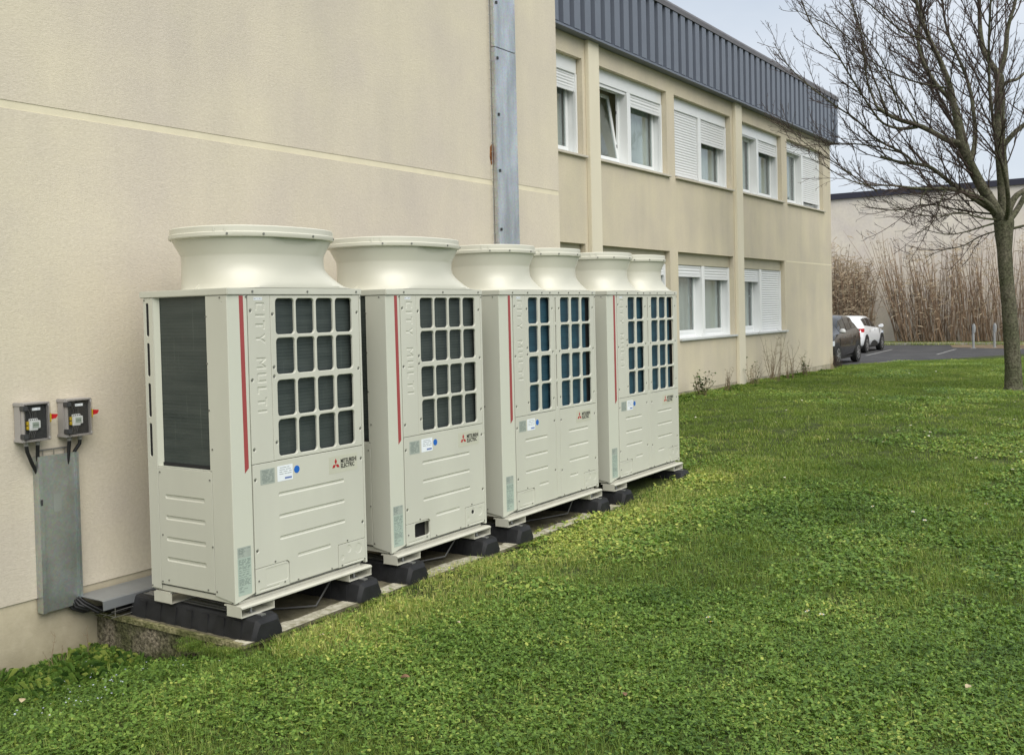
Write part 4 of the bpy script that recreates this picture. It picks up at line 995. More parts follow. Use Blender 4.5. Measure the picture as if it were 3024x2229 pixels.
HATCH = [(0.0, .34, .62, .63, .66, .5), (.06, .27, .92, .93, .80, .6), (.16, .24, 1.00, 1.02, .845, .62), (.34, .22, 1.04, 1.26, .865, .58), (.60, .22, 1.02, 1.375, .87, .60), (1.1, .21, .985, 1.43, .87, .61), (1.75, .20, .95, 1.425, .87, .61), (2.25, .20, .93, 1.34, .868, .59), (2.60, .21, .925, 1.18, .865, .59), (3.08, .22, .92, .93, .86, .6), (3.55, .24, .86, .87, .84, .6), (3.86, .26, .76, .77, .76, .5), (4.02, .30, .60, .61, .62, .4)]
car((-6.27, 35.75, .105), R(1.5), 'white hatchback parked with its rear and red tail lamp towards the lawn', CARW, HATCH, (.62, 3.22), vy=(2.05,), dark_trim=True, mirror=.30)
SUV = [(y * 1.02, zb + .02, bz + .07 if bz > .9 else bz + .05, (rz_ + .13) if rz_ > bz + .05 else bz + (.11 if bz > .9 else .06), hw * 1.03, rw * 1.04) for y, zb, bz, rz_, hw, rw in HATCH]
car((-5.02, 30.75, .105), R(182), 'dark grey car parked beyond the office corner, facing the lawn, with a silver mirror', CARB, SUV, (.66, 3.28), wz=.33, Wd=.895, lamps='front', vy=(2.2, 1.25), mirror=.2)

# ------------------------------------------------------------------ parking posts
for i, (x_, y_) in enumerate(((-2.26, 40.46), (-1.60, 41.3))):
    t = thing('parking_post', ('left' if i == 0 else 'right') + ' of the two grey steel posts at the car park edge, before the reeds', 'post', (x_, y_, .10), 0, 'grey posts at the car park edge')
    b = MB(); b.tube([(0, 0, 0), (0, 0, .70)], .045, 10); b.build('pole', POSTM, t, smooth=50)
    b = MB(); b.rings([[(.02 + sx_ * math.cos(k * math.pi / 8), .05 * math.sin(k * math.pi / 8), z_) for k in range(16)] for sx_, z_ in ((.045, .62), (.065, .70), (.075, .80), (.065, .90), (.04, .97), (.01, 1.0))], cap0=True, cap1=True); b.build('post_head', POSTM, t, smooth=60)
    b = MB(); b.box(-.09, .09, -.09, .09, 0, .015); b.build('base_plate', POSTM, t)

# ------------------------------------------------------------------ dry reeds in front of the far wall
def reeds(name, label, clumps, seed, leafy=1.):
    rnd = random.Random(seed); m = MB()
    for cx, cy, rad, n, hmin, hmax, leanx, spread in clumps:
        for k in range(n):
            x = cx + rnd.uniform(-rad, rad); y = cy + rnd.uniform(-.28, .42); h = hmin + (hmax - hmin) * rnd.random() ** .8
            lx = leanx + (x - cx) * spread + rnd.gauss(0, .11); ly = rnd.gauss(-.02, .05); c = rnd.uniform(.5, 1.4)
            P = []; ns = 5
            wob = rnd.gauss(0, .10)
            for i in range(ns + 1):
                t = i / ns; P.append((x + lx * h * (t + .25 * c * t * t) * .8 + wob * math.sin(t * 3.1), min(y + ly * h * t, 45.95), .12 + h * (t - .08 * abs(lx) * t * t)))
            r = rnd.uniform(.011, .021); m.m = 0; m.tube(P, [r, r, r * .9, r * .8, r * .6, r * .25], 3, cap=False)
            m.m = 1
            for q in range(int(rnd.randint(5, 11) * leafy)):
                t = rnd.uniform(.25, 1.0); i = min(int(t * ns), ns - 1); p = Vector(P[i]).lerp(Vector(P[i + 1]), t * ns - i)
                a = rnd.uniform(0, 6.28); d = Vector((math.cos(a), math.sin(a) * .5, rnd.uniform(-.2, 1.1))).normalized(); L_ = rnd.uniform(.18, .5) * (1.1 if t > .8 else .8); wv = d.cross(Vector((0, 1, 0))).normalized() * rnd.uniform(.010, .022)
                e = p + d * L_ * .5; f = p + d * L_ * .8 + Vector((0, 0, -L_ * rnd.uniform(.1, .6)))
                m.add([p - wv * .6, p + wv * .6, e + wv, e - wv, f], [(0, 1, 2, 3), (3, 2, 4)])
    return m.build(name, [CANE, CLEAF], label=label, kind='stuff')
reeds('dry_reeds', 'tall tan leafy dry reeds behind the two parked cars', [(-8.9, 45.1, .5, 95, 2.6, 4.4, .0, .03), (-8.3, 45.0, .5, 105, 2.3, 4.3, .01, .06), (-9.6, 45.1, .5, 60, 3.0, 5.0, -.02, .03), (-7.75, 45.2, .28, 34, 2.0, 3.9, .0, .06)], 3, 1.5)
BIG = [(-6.15, 45.1, .18, 24, 1.7, 5.6, -.20, .10), (-5.75, 45.0, .25, 33, 1.7, 5.2, -.15, .10), (-5.15, 45.0, .3, 43, 1.5, 4.8, -.10, .1), (-4.6, 45.0, .3, 44, 1.5, 4.7, -.04, .12), (-4.0, 44.9, .35, 43, 1.7, 5.0, -.08, .15),
       (-3.2, 45.0, .35, 44, 1.7, 5.1, -.05, .12), (-2.4, 45.0, .4, 47, 1.6, 5.0, -.08, .1), (-1.5, 45.0, .4, 47, 1.7, 5.2, -.03, .1), (-.6, 45.0, .4, 43, 1.5, 5.0, .02, .1), (.3, 45.0, .5, 43, 1.5, 5.0, .0, .08), (1.4, 45.0, .6, 43, 1.5, 5.0, .03, .05), (2.6, 45.0, .6, 43, 1.5, 5.0, .03, .05)]
reeds('dry_reeds', 'wide stand of tan dry reeds fanning out before the far wall', BIG, 5, .6)

# ------------------------------------------------------------------ bare tree
TB = Vector((2.165, 17.743, 0)); TR = Vector((.8336, .5523, 0)); TN = Vector((-.5523, .8336, 0))
tr = thing('bare_tree', 'leafless tree with lichen-grey trunk and wide upswept twiggy crown on the lawn', 'tree', (TB.x, TB.y, .2))
def tp(u, z, w_=0): p = TB + TR * u + TN * w_; return Vector((p.x, p.y, z))
def lc(p): return (p[0] - TB.x, p[1] - TB.y, p[2] - .2)
trnd = random.Random(12)
limbs = {}
def smooth_path(P, n=3):
    P = [Vector(p) for p in P]
    for _ in range(n if len(P) < 20 else 1):
        if len(P) < 3: break
        Q = [P[0]]
        for a, b_ in zip(P[:-1], P[1:]): Q += [a.lerp(b_, .25), a.lerp(b_, .75)]
        Q.append(P[-1]); P = Q
        if len(P) > 24: break
    return P
def limb(nm, pts_, r0, r1, wend, wstart=0., mat=BARK, wig=.0):
    P = []; n = len(pts_)
    for i, (u, z) in enumerate(pts_):
        t = i / (n - 1); P.append(tp(u, z, wstart + (wend - wstart) * t))
    P = smooth_path(P, 2); r0 *= 1.02; rs = [r0 + (r1 - r0) * (i / (len(P) - 1)) ** .8 for i in range(len(P))]
    m = MB(); m.tube([lc(p) for p in P], rs, 9 if r0 > .04 else 6); m.build(nm, mat, tr, smooth=60); limbs[len(limbs)] = (P, rs); return P
gzb = gz(TB.x, TB.y)
# trunk with root flare and ridged surface
m = MB(); prof = [(-.005, gzb - .1, .24), (-.004, gzb + .0, .205), (-.004, gzb + .10, .172), (-.01, .7, .155), (-.04, 1.2, .145), (-.08, 1.9, .138), (-.13, 2.5, .132), (-.16, 3.0, .136), (-.17, 3.3, .165), (-.17, 3.55, .185), (-.16, 3.72, .15)]
rs_ = []
for i in range(len(prof) - 1):
    for q in range(4):
        t = q / 4; a, b_ = prof[i], prof[i + 1]; u_, z_, r_ = (a[k] + (b_[k] - a[k]) * t for k in range(3)); rs_.append((u_, z_, r_))
rings = []
for u_, z_, r_ in rs_:
    c0_ = tp(u_, z_); rings.append([lc(c0_ + (TR * math.cos(k * math.pi / 14) + TN * math.sin(k * math.pi / 14)) * r_ * (1 + .07 * noise.noise(Vector((math.cos(k * math.pi / 14) * 1.6, math.sin(k * math.pi / 14) * 1.6, z_ * 1.1))) + .03 * noise.noise(Vector((k * .9, z_ * 7, 3))))) for k in range(28)])
m.rings(rings, cap0=True, cap1=True); m.build('trunk', BARK, tr, smooth=70)
LM = [
 ('l', [(-.16, 3.5), (-.15, 3.9), (-.16, 4.39), (-.21, 5.08), (-.2, 5.64), (-.18, 6.2), (-.18, 6.42)], .125, .085, .1),
 ('l', [(-.18, 6.42), (-.35, 6.7), (-.48, 7.03), (-.5, 7.59), (-.47, 8.14), (-.5, 9.3)], .07, .02, .3),
 ('l', [(-.18, 6.42), (-.07, 6.89), (-.09, 7.3), (.08, 7.85), (.15, 9.2)], .06, .02, -.2),
 ('l', [(-.16, 3.45), (-.41, 3.89), (-.68, 4.26), (-.96, 4.74), (-1.12, 5.06)], .12, .085, -.3),
 ('l', [(-1.12, 5.06), (-1.23, 5.52), (-1.34, 6.08), (-1.55, 6.56), (-1.79, 6.98), (-2.01, 7.48), (-2.14, 8.04), (-2.2, 9.0)], .075, .018, -.7),
 ('l', [(-1.12, 5.06), (-1.43, 5.1), (-1.7, 5.23), (-2.07, 5.38), (-2.4, 5.44), (-2.68, 5.53), (-2.93, 5.66)], .062, .03, -.9),
 ('l', [(-.35, 3.8), (-.57, 4.26), (-.73, 4.59), (-.81, 4.93), (-.89, 5.38), (-.97, 5.88), (-1.22, 6.16), (-1.44, 6.5), (-1.68, 7.06), (-1.53, 7.89), (-1.6, 8.8)], .08, .018, .5),
 ('l', [(-.76, 4.75), (-.61, 5.2), (-.58, 5.59), (-.58, 6.15), (-.68, 6.68), (-.92, 7.32), (-.97, 7.88), (-1.0, 8.8)], .055, .015, .9),
 ('l', [(-.18, 3.5), (-.42, 3.8), (-.68, 3.98), (-1.1, 4.13), (-1.52, 4.18), (-1.94, 4.15), (-2.25, 4.17)], .062, .025, -.8),
 ('l', [(-.3, 3.7), (-.85, 4.07), (-1.16, 4.27), (-1.41, 4.47), (-1.66, 4.66), (-1.96, 4.71), (-2.27, 4.74), (-2.63, 4.86)], .058, .020, -.2),
 ('t', [(-2.07, 5.34), (-2.35, 5.29), (-2.63, 5.33), (-2.85, 5.42), (-3.18, 5.88), (-3.45, 6.27), (-3.72, 6.69), (-4.11, 7.03), (-4.33, 7.45), (-4.46, 7.87)], .034, .006, -1.2),
 ('t', [(-1.96, 4.71), (-2.21, 4.91), (-2.77, 5.14), (-3.18, 5.54), (-3.54, 5.72), (-4.15, 6.15), (-4.56, 6.49), (-4.84, 6.91)], .028, .005, -.9),
 ('t', [(-2.24, 4.91), (-2.91, 5.12), (-3.55, 5.16), (-4.19, 5.37), (-4.55, 5.66)], .018, .005, .3),
 ('t', [(-2.64, 4.22), (-3.09, 4.45), (-3.53, 4.74), (-4.03, 5.0), (-4.44, 5.29)], .018, .005, -.6),
 ('t', [(-2.25, 4.17), (-2.64, 4.22), (-3.2, 4.22), (-3.62, 4.35), (-4.12, 4.67)], .022, .005, -1.1),
 ('t', [(-2.93, 5.66), (-3.17, 6.13), (-3.27, 7.1), (-3.62, 7.8), (-3.67, 8.3)], .024, .006, -1.3),
 ('t', [(-2.68, 5.53), (-2.81, 5.98), (-3.05, 6.73), (-3.38, 7.16), (-3.85, 7.44), (-4.32, 7.7)], .022, .005, -.3),
 ('t', [(-2.4, 5.44), (-2.62, 5.97), (-2.89, 6.48), (-3.27, 6.9), (-3.72, 7.11)], .020, .005, -1.5),
 ('t', [(-1.79, 6.98), (-2.32, 7.08), (-2.87, 7.5), (-3.34, 7.85), (-3.7, 8.4)], .022, .005, -1.0),
 ('t', [(-2.07, 5.38), (-2.34, 5.97), (-2.72, 6.59), (-2.99, 7.37), (-3.04, 8.2)], .022, .006, .2),
 ('t', [(-1.34, 6.08), (-1.92, 6.24), (-2.47, 6.58), (-2.89, 6.93), (-3.3, 7.6)], .022, .005, .4),
 ('t', [(-.3, 3.55), (-.69, 3.45), (-.97, 3.37), (-1.39, 3.3), (-1.9, 3.42)], .022, .006, -.4),
 ('t', [(-1.52, 4.18), (-1.66, 3.9), (-1.72, 3.72), (-1.87, 3.45), (-2.2, 3.3)], .015, .005, -.7),
 ('l', [(-.13, 3.6), (.04, 4.02), (.24, 4.15), (.58, 4.29), (1.2, 4.6), (1.9, 5.3), (2.3, 6.2)], .075, .02, .2),
 ('l', [(-.18, 5.0), (.06, 5.3), (.26, 5.46), (.62, 5.73), (1.1, 6.3), (1.4, 7.2), (1.5, 8.2)], .06, .015, -.4),
 ('l', [(-.16, 6.2), (.07, 6.34), (.26, 6.35), (.7, 6.8), (.9, 7.8)], .045, .012, .4),
 ('l', [(-.13, 3.5), (.2, 3.8), (.5, 4.2), (.9, 5.0), (1.0, 6.0), (1.3, 7.2), (1.4, 8.6)], .07, .015, 1.2),
 ('l', [(-.15, 3.5), (-.2, 3.9), (-.3, 4.6), (-.5, 5.4), (-.9, 6.6), (-1.1, 7.8)], .06, .015, 1.9),
 ('l', [(-.15, 3.5), (-.25, 3.8), (-.5, 4.3), (-.9, 5.0), (-1.2, 6.2), (-1.3, 7.6)], .055, .015, -2.0),
 ('t', [(-.3, 3.6), (-.75, 3.62), (-1.2, 3.75), (-1.7, 3.62), (-2.3, 3.7), (-2.9, 3.95)], .024, .006, -1.0),
 ('t', [(-.25, 3.4), (-.6, 3.3), (-.9, 3.1), (-1.3, 3.05), (-1.6, 2.9)], .018, .005, .3),
 ('t', [(-.3, 3.7), (-.9, 3.8), (-1.5, 4.0), (-2.0, 3.85), (-2.6, 4.0)], .022, .006, .8),
 ('t', [(-1.94, 4.15), (-2.1, 3.95), (-2.05, 3.7), (-2.2, 3.5)], .013, .005, -.8),
 ('t', [(-.1, 3.4), (.3, 3.5), (.8, 3.4), (1.4, 3.7), (2.1, 4.4)], .03, .006, -.8),
]
for tp_, pts_, r0, r1, we in LM:
    P0 = tp(*pts_[0]); ws = 0.
    if tp_ == 't' or pts_[0] != (-.16, 3.5):       # start on the nearest limb already built
        best = min(((abs((p - P0).dot(TR)) + abs(p.z - P0.z), (p - TB).dot(TN)) for Pp, _ in limbs.values() for p in Pp), default=(9, 0))
        if best[0] < .25: ws = best[1]
    limb('limb' if tp_ == 'l' else 'branch', pts_, r0, r1, we, ws)
twm = MB(); trnd = random.Random(5); NT = 0
def grow(P, rs, lvl, k0=.15, lf=1.):
    """side shoots along a path"""
    global NT
    L_ = sum((b_ - a).length for a, b_ in zip(P[:-1], P[1:]))
    step, ln, ang = {0: (.135, (1.2, 3.0), (18, 58)), 1: (.15, (.10, .55), (28, 52)), 2: (.17, (.04, .13), (35, 65))}[lvl]
    if lf < 1: step *= 1.5
    s = L_ * k0 + trnd.uniform(0, step); acc = 0; i = 0
    seg = [(b_ - a).length for a, b_ in zip(P[:-1], P[1:])]; side = trnd.choice((-1, 1))
    while s < L_ * .985:
        while i < len(seg) - 1 and acc + seg[i] < s: acc += seg[i]; i += 1
        t = (s - acc) / max(seg[i], 1e-6); p = P[i].lerp(P[i + 1], t); d = (P[i + 1] - P[i]).normalized(); r = rs[i] * (1 - t) + rs[i + 1] * t
        for both in ((1, -1) if lvl > 0 and trnd.random() < .55 else (1,)):
            side = -side if both == 1 else side
            a = R(trnd.uniform(*ang)); ax = d.orthogonal().normalized(); ax = Matrix.Rotation(trnd.uniform(0, 6.28), 3, d) @ ax
            nd = (Matrix.Rotation(a * both, 3, ax) @ d).normalized()
            outw = Vector(((p - TB).x, (p - TB).y, 0)); outw = outw.normalized() if outw.length > .1 else Vector()
            nd = (nd + outw * (.22 if lvl == 0 else .05) + Vector((0, 0, .18 if lvl == 0 else .12))).normalized()
            l_ = trnd.uniform(*ln) * (1 - .45 * s / L_) * lf; n = {0: 8, 1: 5, 2: 3}[lvl]; q = p; Q = [q]; cur = trnd.uniform(.05, .26) if lvl < 2 else trnd.uniform(-.1, .5)
            for k in range(n):
                sg = .085 if lvl == 0 else .10; nd = (nd + Vector((trnd.gauss(0, sg), trnd.gauss(0, sg), trnd.gauss(0, sg * .8) + cur * {0: .35, 1: .5, 2: .5}[lvl]))).normalized(); q = q + nd * (l_ / n); Q.append(q)
            r0 = min(r * .62, {0: .0165, 1: .0080, 2: .0050}[lvl]); r1 = {0: .0052, 1: .0036, 2: .0026}[lvl]
            R_ = [r0 + (r1 - r0) * k / n for k in range(n + 1)]
            twm.tube([lc(v) for v in Q], R_, 4 if lvl == 0 else 3, cap=False); NT += 1
            if lvl < 2: grow(Q, R_, lvl + 1, .08 if lvl else .12)
        s += step * trnd.uniform(.6, 1.5)
for i_, (P, rs) in list(limbs.items()):
    grow(P, rs, 0, .25 if rs[0] > .035 else .12, 1. if rs[0] > .035 else .5)
    if rs[0] <= .035: grow(P, rs, 1, .06)
twm.build('twigs', TWIG, tr, kind='stuff')

# ------------------------------------------------------------------ shrubs and dry weeds along the walls
def shrub(name, x, y, n, h, spread, label, leaves=0, seed=1, mat=STALK, group=None, rr=.006):
    rnd = random.Random(seed); z = gz(x, y); t = thing(name, label, 'shrub' if n > 6 else 'weed', (x, y, z), 0, group); m = MB(); lf = MB()
    for k in range(n):
        a = rnd.uniform(0, 6.28); d = Vector((math.cos(a) * spread * rnd.random(), math.sin(a) * spread * .6 * rnd.random(), 1)).normalized(); p = Vector((rnd.uniform(-.05, .05) * n / 8, rnd.uniform(-.05, .05), -.02)); P = [p]; L_ = h * rnd.uniform(.55, 1.05)
        for i in range(7): d = (d + Vector((rnd.gauss(0, .09), rnd.gauss(0, .09), .02))).normalized(); p = p + d * L_ / 7; P.append(p)
        m.tube(P, [rr * (1 - .11 * i) for i in range(8)], 4, cap=False)
        for i in range(2, 8):
            for _ in range(rnd.randint(0, 2)):
                a = rnd.uniform(0, 6.28); e = (Vector((math.cos(a), math.sin(a), rnd.uniform(.3, 1.2)))).normalized(); l_ = L_ * rnd.uniform(.06, .2); q = P[i] + e * l_; m.tube([P[i], P[i].lerp(q, .5) + Vector((0, 0, -.01)), q], [rr * .45, rr * .35, rr * .2], 3, cap=False)
                if leaves and rnd.random() < leaves:
                    for _ in range(3):
                        a = rnd.uniform(0, 6.28); f = Vector((math.cos(a), math.sin(a), rnd.uniform(.0, .9))).normalized(); w_ = f.cross(Vector((0, 0, 1))).normalized() * .016; l2 = rnd.uniform(.05, .08)
                        lf.add([q, q + f * l2 * .5 + w_, q + f * l2, q + f * l2 * .5 - w_], [(0, 1, 2, 3)])
    m.build('stems', mat, t, kind='stuff')
    if leaves: lf.build('leaves', WEED, t, kind='stuff')
    return t
shrub('small_shrub', -2.60, 13.6, 16, .48, .75, 'low shrub with sparse green leaves at the wall, nearest beyond the units', .8, 1)
shrub('bare_shrub', -2.62, 14.9, 12, .50, .5, 'small leafless shrub left of the second pilaster', 0, 2)
shrub('bare_shrub', -2.75, 16.75, 14, .58, .6, 'twiggy leafless shrub right at the foot of the second pilaster', .15, 3)
shrub('bare_shrub', -2.66, 17.8, 16, 1.12, .38, 'tallest leafless shrub, arching stems below the lower end window', 0, 4)
shrub('bare_shrub', -2.62, 18.7, 12, .85, .5, 'thin leafless shrub just beyond the tallest one', 0, 5)
shrub('small_shrub', -2.66, 20.0, 14, .50, .6, 'small twiggy shrub with a few leaf buds near the far end of the wall', .35, 6)
shrub('dry_weed', -2.9, 23.0, 10, .42, .25, 'tuft of dry yellow stalks at the far corner of the office', 0, 7, CLEAF)
shrub('dry_weed', -3.3, 24.6, 16, .55, .3, 'dark dry stalks in front of the dark car', 0, 8, TWIG)
shrub('dry_weed', -3.7, 26.6, 14, .42, .5, 'reddish dry weed by the car park edge, at the dark car', 0, 9, TWIG)
shrub('bare_shrub', -2.9, 12.0, 8, .95, .5, 'bare twigs reaching out from behind the farthest unit', 0, 10)
for i_, (x_, y_, h_, lb) in enumerate([(-1.28, -.95, .24, 'thin dry stalk at the wall, furthest left'), (-1.30, -.85, .18, 'short dry stalk beside the leftmost one'), (-1.27, -.46, .30, 'tall dry stalk below the steel cover, left'), (-1.30, -.40, .22, 'short dry stalk beside the tall one'), (-1.25, -.22, .28, 'dry stalk just left of the pad')]):
    shrub('dry_stalk', x_, y_, 2, h_, .15, lb, 0, 20 + i_, STALK, rr=.0028)

# ------------------------------------------------------------------ grass, clover and flowers
SRC = bpy.data.collections.new('lawn_tufts')
def src(mb, name, mat): o = bpy.data.objects.new(name, mb.mesh(name, mat)); SRC.objects.link(o); return o
def leaflet(m, c, d, s, tilt, rnd):
    w_ = Vector((-d.y, d.x, 0)); up = Vector((0, 0, 1))
    pts_ = [c, c + d * s * .45 + w_ * s * .46 + up * tilt * .4, c + d * s * .95 + w_ * s * .36 + up * tilt, c + d * s * 1.0 - w_ * s * .05 + up * (tilt - s * .08), c + d * s * .92 - w_ * s * .40 + up * tilt * .8, c + d * s * .42 - w_ * s * .46 + up * tilt * .3]
    m.add(pts_, [(0, 1, 2, 3), (0, 3, 4, 5)])
def blade(m, x, y, h, wd, rnd, lean=.5):
    a = rnd.uniform(0, 6.28); l_ = rnd.uniform(.1, lean) * h; d = Vector((math.cos(a), math.sin(a), 0)); w_ = Vector((-d.y, d.x, 0)) * wd; p = Vector((x, y, -.01))
    m1 = p + d * l_ * .35 + Vector((0, 0, h * .6)); e = p + d * l_ + Vector((0, 0, h))
    m.add([p - w_, p + w_, m1 + w_ * .8, m1 - w_ * .8, e], [(0, 1, 2, 3), (3, 2, 4)])
def clover_patch(seed, n, nb, size, sc=1.):
    rnd = random.Random(seed); m = MB()
    for k in range(n):
        r = size * math.sqrt(rnd.random()); a = rnd.uniform(0, 6.28); c = Vector((r * math.cos(a), r * math.sin(a), rnd.uniform(.006, .045))); s = rnd.uniform(.008, .0185) * sc; a0 = rnd.uniform(0, 6.28); t0 = rnd.gauss(0, .35) * s
        for j in range(3):
            t = a0 + j * 2.094 + rnd.gauss(0, .12); leaflet(m, c, Vector((math.cos(t), math.sin(t), 0)), s, rnd.gauss(.0, .28) * s + t0 * math.cos(j * 2.1), rnd)
    m.m = 1
    for k in range(nb): r = size * math.sqrt(rnd.random()); a = rnd.uniform(0, 6.28); blade(m, r * math.cos(a), r * math.sin(a), rnd.uniform(.03, .075), rnd.uniform(.0011, .0022), rnd, 1.1)
    return m
def grass_patch(seed, n, size, h=(.025, .07), wd=(.0012, .0024)):
    rnd = random.Random(seed); m = MB()
    for k in range(n): r = size * math.sqrt(rnd.random()); a = rnd.uniform(0, 6.28); blade(m, r * math.cos(a), r * math.sin(a), rnd.uniform(*h), rnd.uniform(*wd), rnd, 1.2)
    return m
for k in range(5): src(clover_patch(k, 88, 95, .17), 'tuft_a%d' % k, [CLOVER, BLADE])
for k in range(3): src(clover_patch(20 + k, 30, 190, .17), 'tuft_b%d' % k, [CLOVER, BLADE])
for k in range(3): src(grass_patch(40 + k, 240, .24, (.02, .055), (.002, .004)), 'tuft_c%d' % k, [BLADE])
for k in range(2): src(clover_patch(60 + k, 60, 90, .26, 1.6), 'tuft_d%d' % k, [CLOVER, BLADE])
for k in range(3):     # taller weeds near the walls
    rnd = random.Random(80 + k); m = MB()
    for j in range(20):
        a = rnd.uniform(0, 6.28); r = rnd.uniform(0, .08); h = rnd.uniform(.05, .13); p = Vector((r * math.cos(a), r * math.sin(a), 0)); d = Vector((math.cos(a), math.sin(a), rnd.uniform(.4, 1.6))).normalized(); w_ = Vector((-d.y, d.x, 0)).normalized() * rnd.uniform(.005, .011)
        q = p + d * h; e = q + Vector((d.x, d.y, -.1)) * h * .5; m.add([p, q * .55 + p * .45 + w_, q + w_ * .8, e, q - w_ * .8, q * .55 + p * .45 - w_], [(0, 1, 2, 3), (0, 3, 4, 5)])
    src(m, 'tuft_e%d' % k, [WEED])
NAMES = sorted(o.name for o in SRC.objects)
IDX = {k: [i for i, nme in enumerate(NAMES) if nme.startswith('tuft_' + k)] for k in 'abcde'}
PT = []; rnd = random.Random(99)
def ok(x, y):
    if x < W + .02 and y < YC: return False
    if x < X2 + .03 and y < YE + .05: return False
    if W < x < .105 and -.03 < y < 7.02: return False
    if edge_d(x, y) < .02: return False
    if (x - TB.x) ** 2 + (y - TB.y) ** 2 < .03: return False
    return True
camp = Vector((5.039, -4.378))
def n2(x, y, s, o=0): return noise.noise(Vector((x * s, y * s, o)))
step = .15
def scatter(x0, x1, y0, y1, step, dmin, dmax, mode):
    nx_ = int((x1 - x0) / step); ny_ = int((y1 - y0) / step)
    for i in range(nx_):
        for j in range(ny_):
            x = x0 + (i + rnd.random()) * step; y = y0 + (j + rnd.random()) * step; d = math.hypot(x - camp.x, y - camp.y)
            if not (dmin <= d < dmax) or not ok(x, y): continue
            v = Vector((x, y)) - camp; fwd = v.dot(Vector((-.5521, .8334))); sd_ = v.dot(Vector((.8334, .5522)))
            if fwd < 1.2 or abs(sd_) > fwd * .62 + 2.0: continue
            big = n2(x, y, .45, 2) * .9 + n2(x, y, 1.3, 7) * .5 + n2(x, y, 4, 9) * .35
            padd = abs(x - .13) if 0 < y < 7 else 9
            yel = ss(1.1, .15, padd) * .22 + (.12 if (x - .5) < 1 and 0 < y < 9 else 0) * ss(2.2, .5, x)
            tint = .36 + -.0 + .17 * n2(x, y, .8, 5) + .20 * n2(x, y, 3.5, 1) + yel + rnd.gauss(0, .05)
            cl = big + (.30 if mode == 'near' else 0) - .15 * ss(1.0, .2, x) * (1 if y > 0 else 0)
            if mode == 'near': k = 'a' if cl > .02 else 'b'
            elif mode == 'mid': k = ('a' if cl > .25 else 'd' if cl > .0 else 'b') 
            else: k = 'd' if cl > .18 else 'c'
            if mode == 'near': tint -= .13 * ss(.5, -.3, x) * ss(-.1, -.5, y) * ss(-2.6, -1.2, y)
            if mode == 'far': tint += .02 + (.10 if k == 'd' else -.03)
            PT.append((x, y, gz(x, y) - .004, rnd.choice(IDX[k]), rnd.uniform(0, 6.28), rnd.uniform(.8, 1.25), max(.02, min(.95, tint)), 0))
scatter(-1.4, 8, -4.5, 6, .150, 0, 7.5, 'near')
scatter(-4, 14, -3, 15, .185, 7.5, 13, 'mid')
scatter(-6, 22, 2, 34, .27, 13, 36, 'far')
# lush weeds by the wall foot, round the pad and its near side
for k in range(250):
    q = rnd.random()
    if q < .55: x, y = rnd.uniform(-1.38, -.3), -.12 - abs(rnd.gauss(0, .55))
    elif q < .8: x, y = .14 + abs(rnd.gauss(0, .07)), rnd.uniform(-.1, 7.0)
    else: x, y = -1.37 + abs(rnd.gauss(0, .25)), rnd.uniform(-2.4, -.1)
    if ok(x, y): s_ = rnd.uniform(.35, 1.0) * (.55 if q > .55 and q < .8 else 1) * (1.15 if y < .1 and x < -.8 else .8); PT.append((x, y, gz(x, y) - .01, rnd.choice(IDX['e']), rnd.uniform(0, 6.28), s_, rnd.uniform(.05, .6), 0))
for k in range(260):
    x, y = rnd.choice(((rnd.uniform(-3.02, -2.5), rnd.uniform(8, 23.6)), (rnd.uniform(-1.35, -1.0), -.08 - rnd.random() * .12)))
    if ok(x, y): PT.append((x, y, gz(x, y) - .01, rnd.choice(IDX['e']), rnd.uniform(0, 6.28), rnd.uniform(.4, .9), rnd.uniform(.2, .75), 0))
for k in range(120):      # blades creeping over the pad edge
    y = rnd.uniform(-.08, 7.0); x = .13 - abs(rnd.gauss(0, .025)); PT.append((x, y, -.012, rnd.choice(IDX['b']), rnd.uniform(0, 6.28), rnd.uniform(.12, .34), rnd.uniform(.3, .7), 0))
for k in range(40):
    PT.append((rnd.uniform(-.5, .12), -.07 - rnd.random() * .05, rnd.uniform(-.10, -.03), rnd.choice(IDX['b']), rnd.uniform(0, 6.28), rnd.uniform(.2, .5), rnd.uniform(.2, .6), 0))
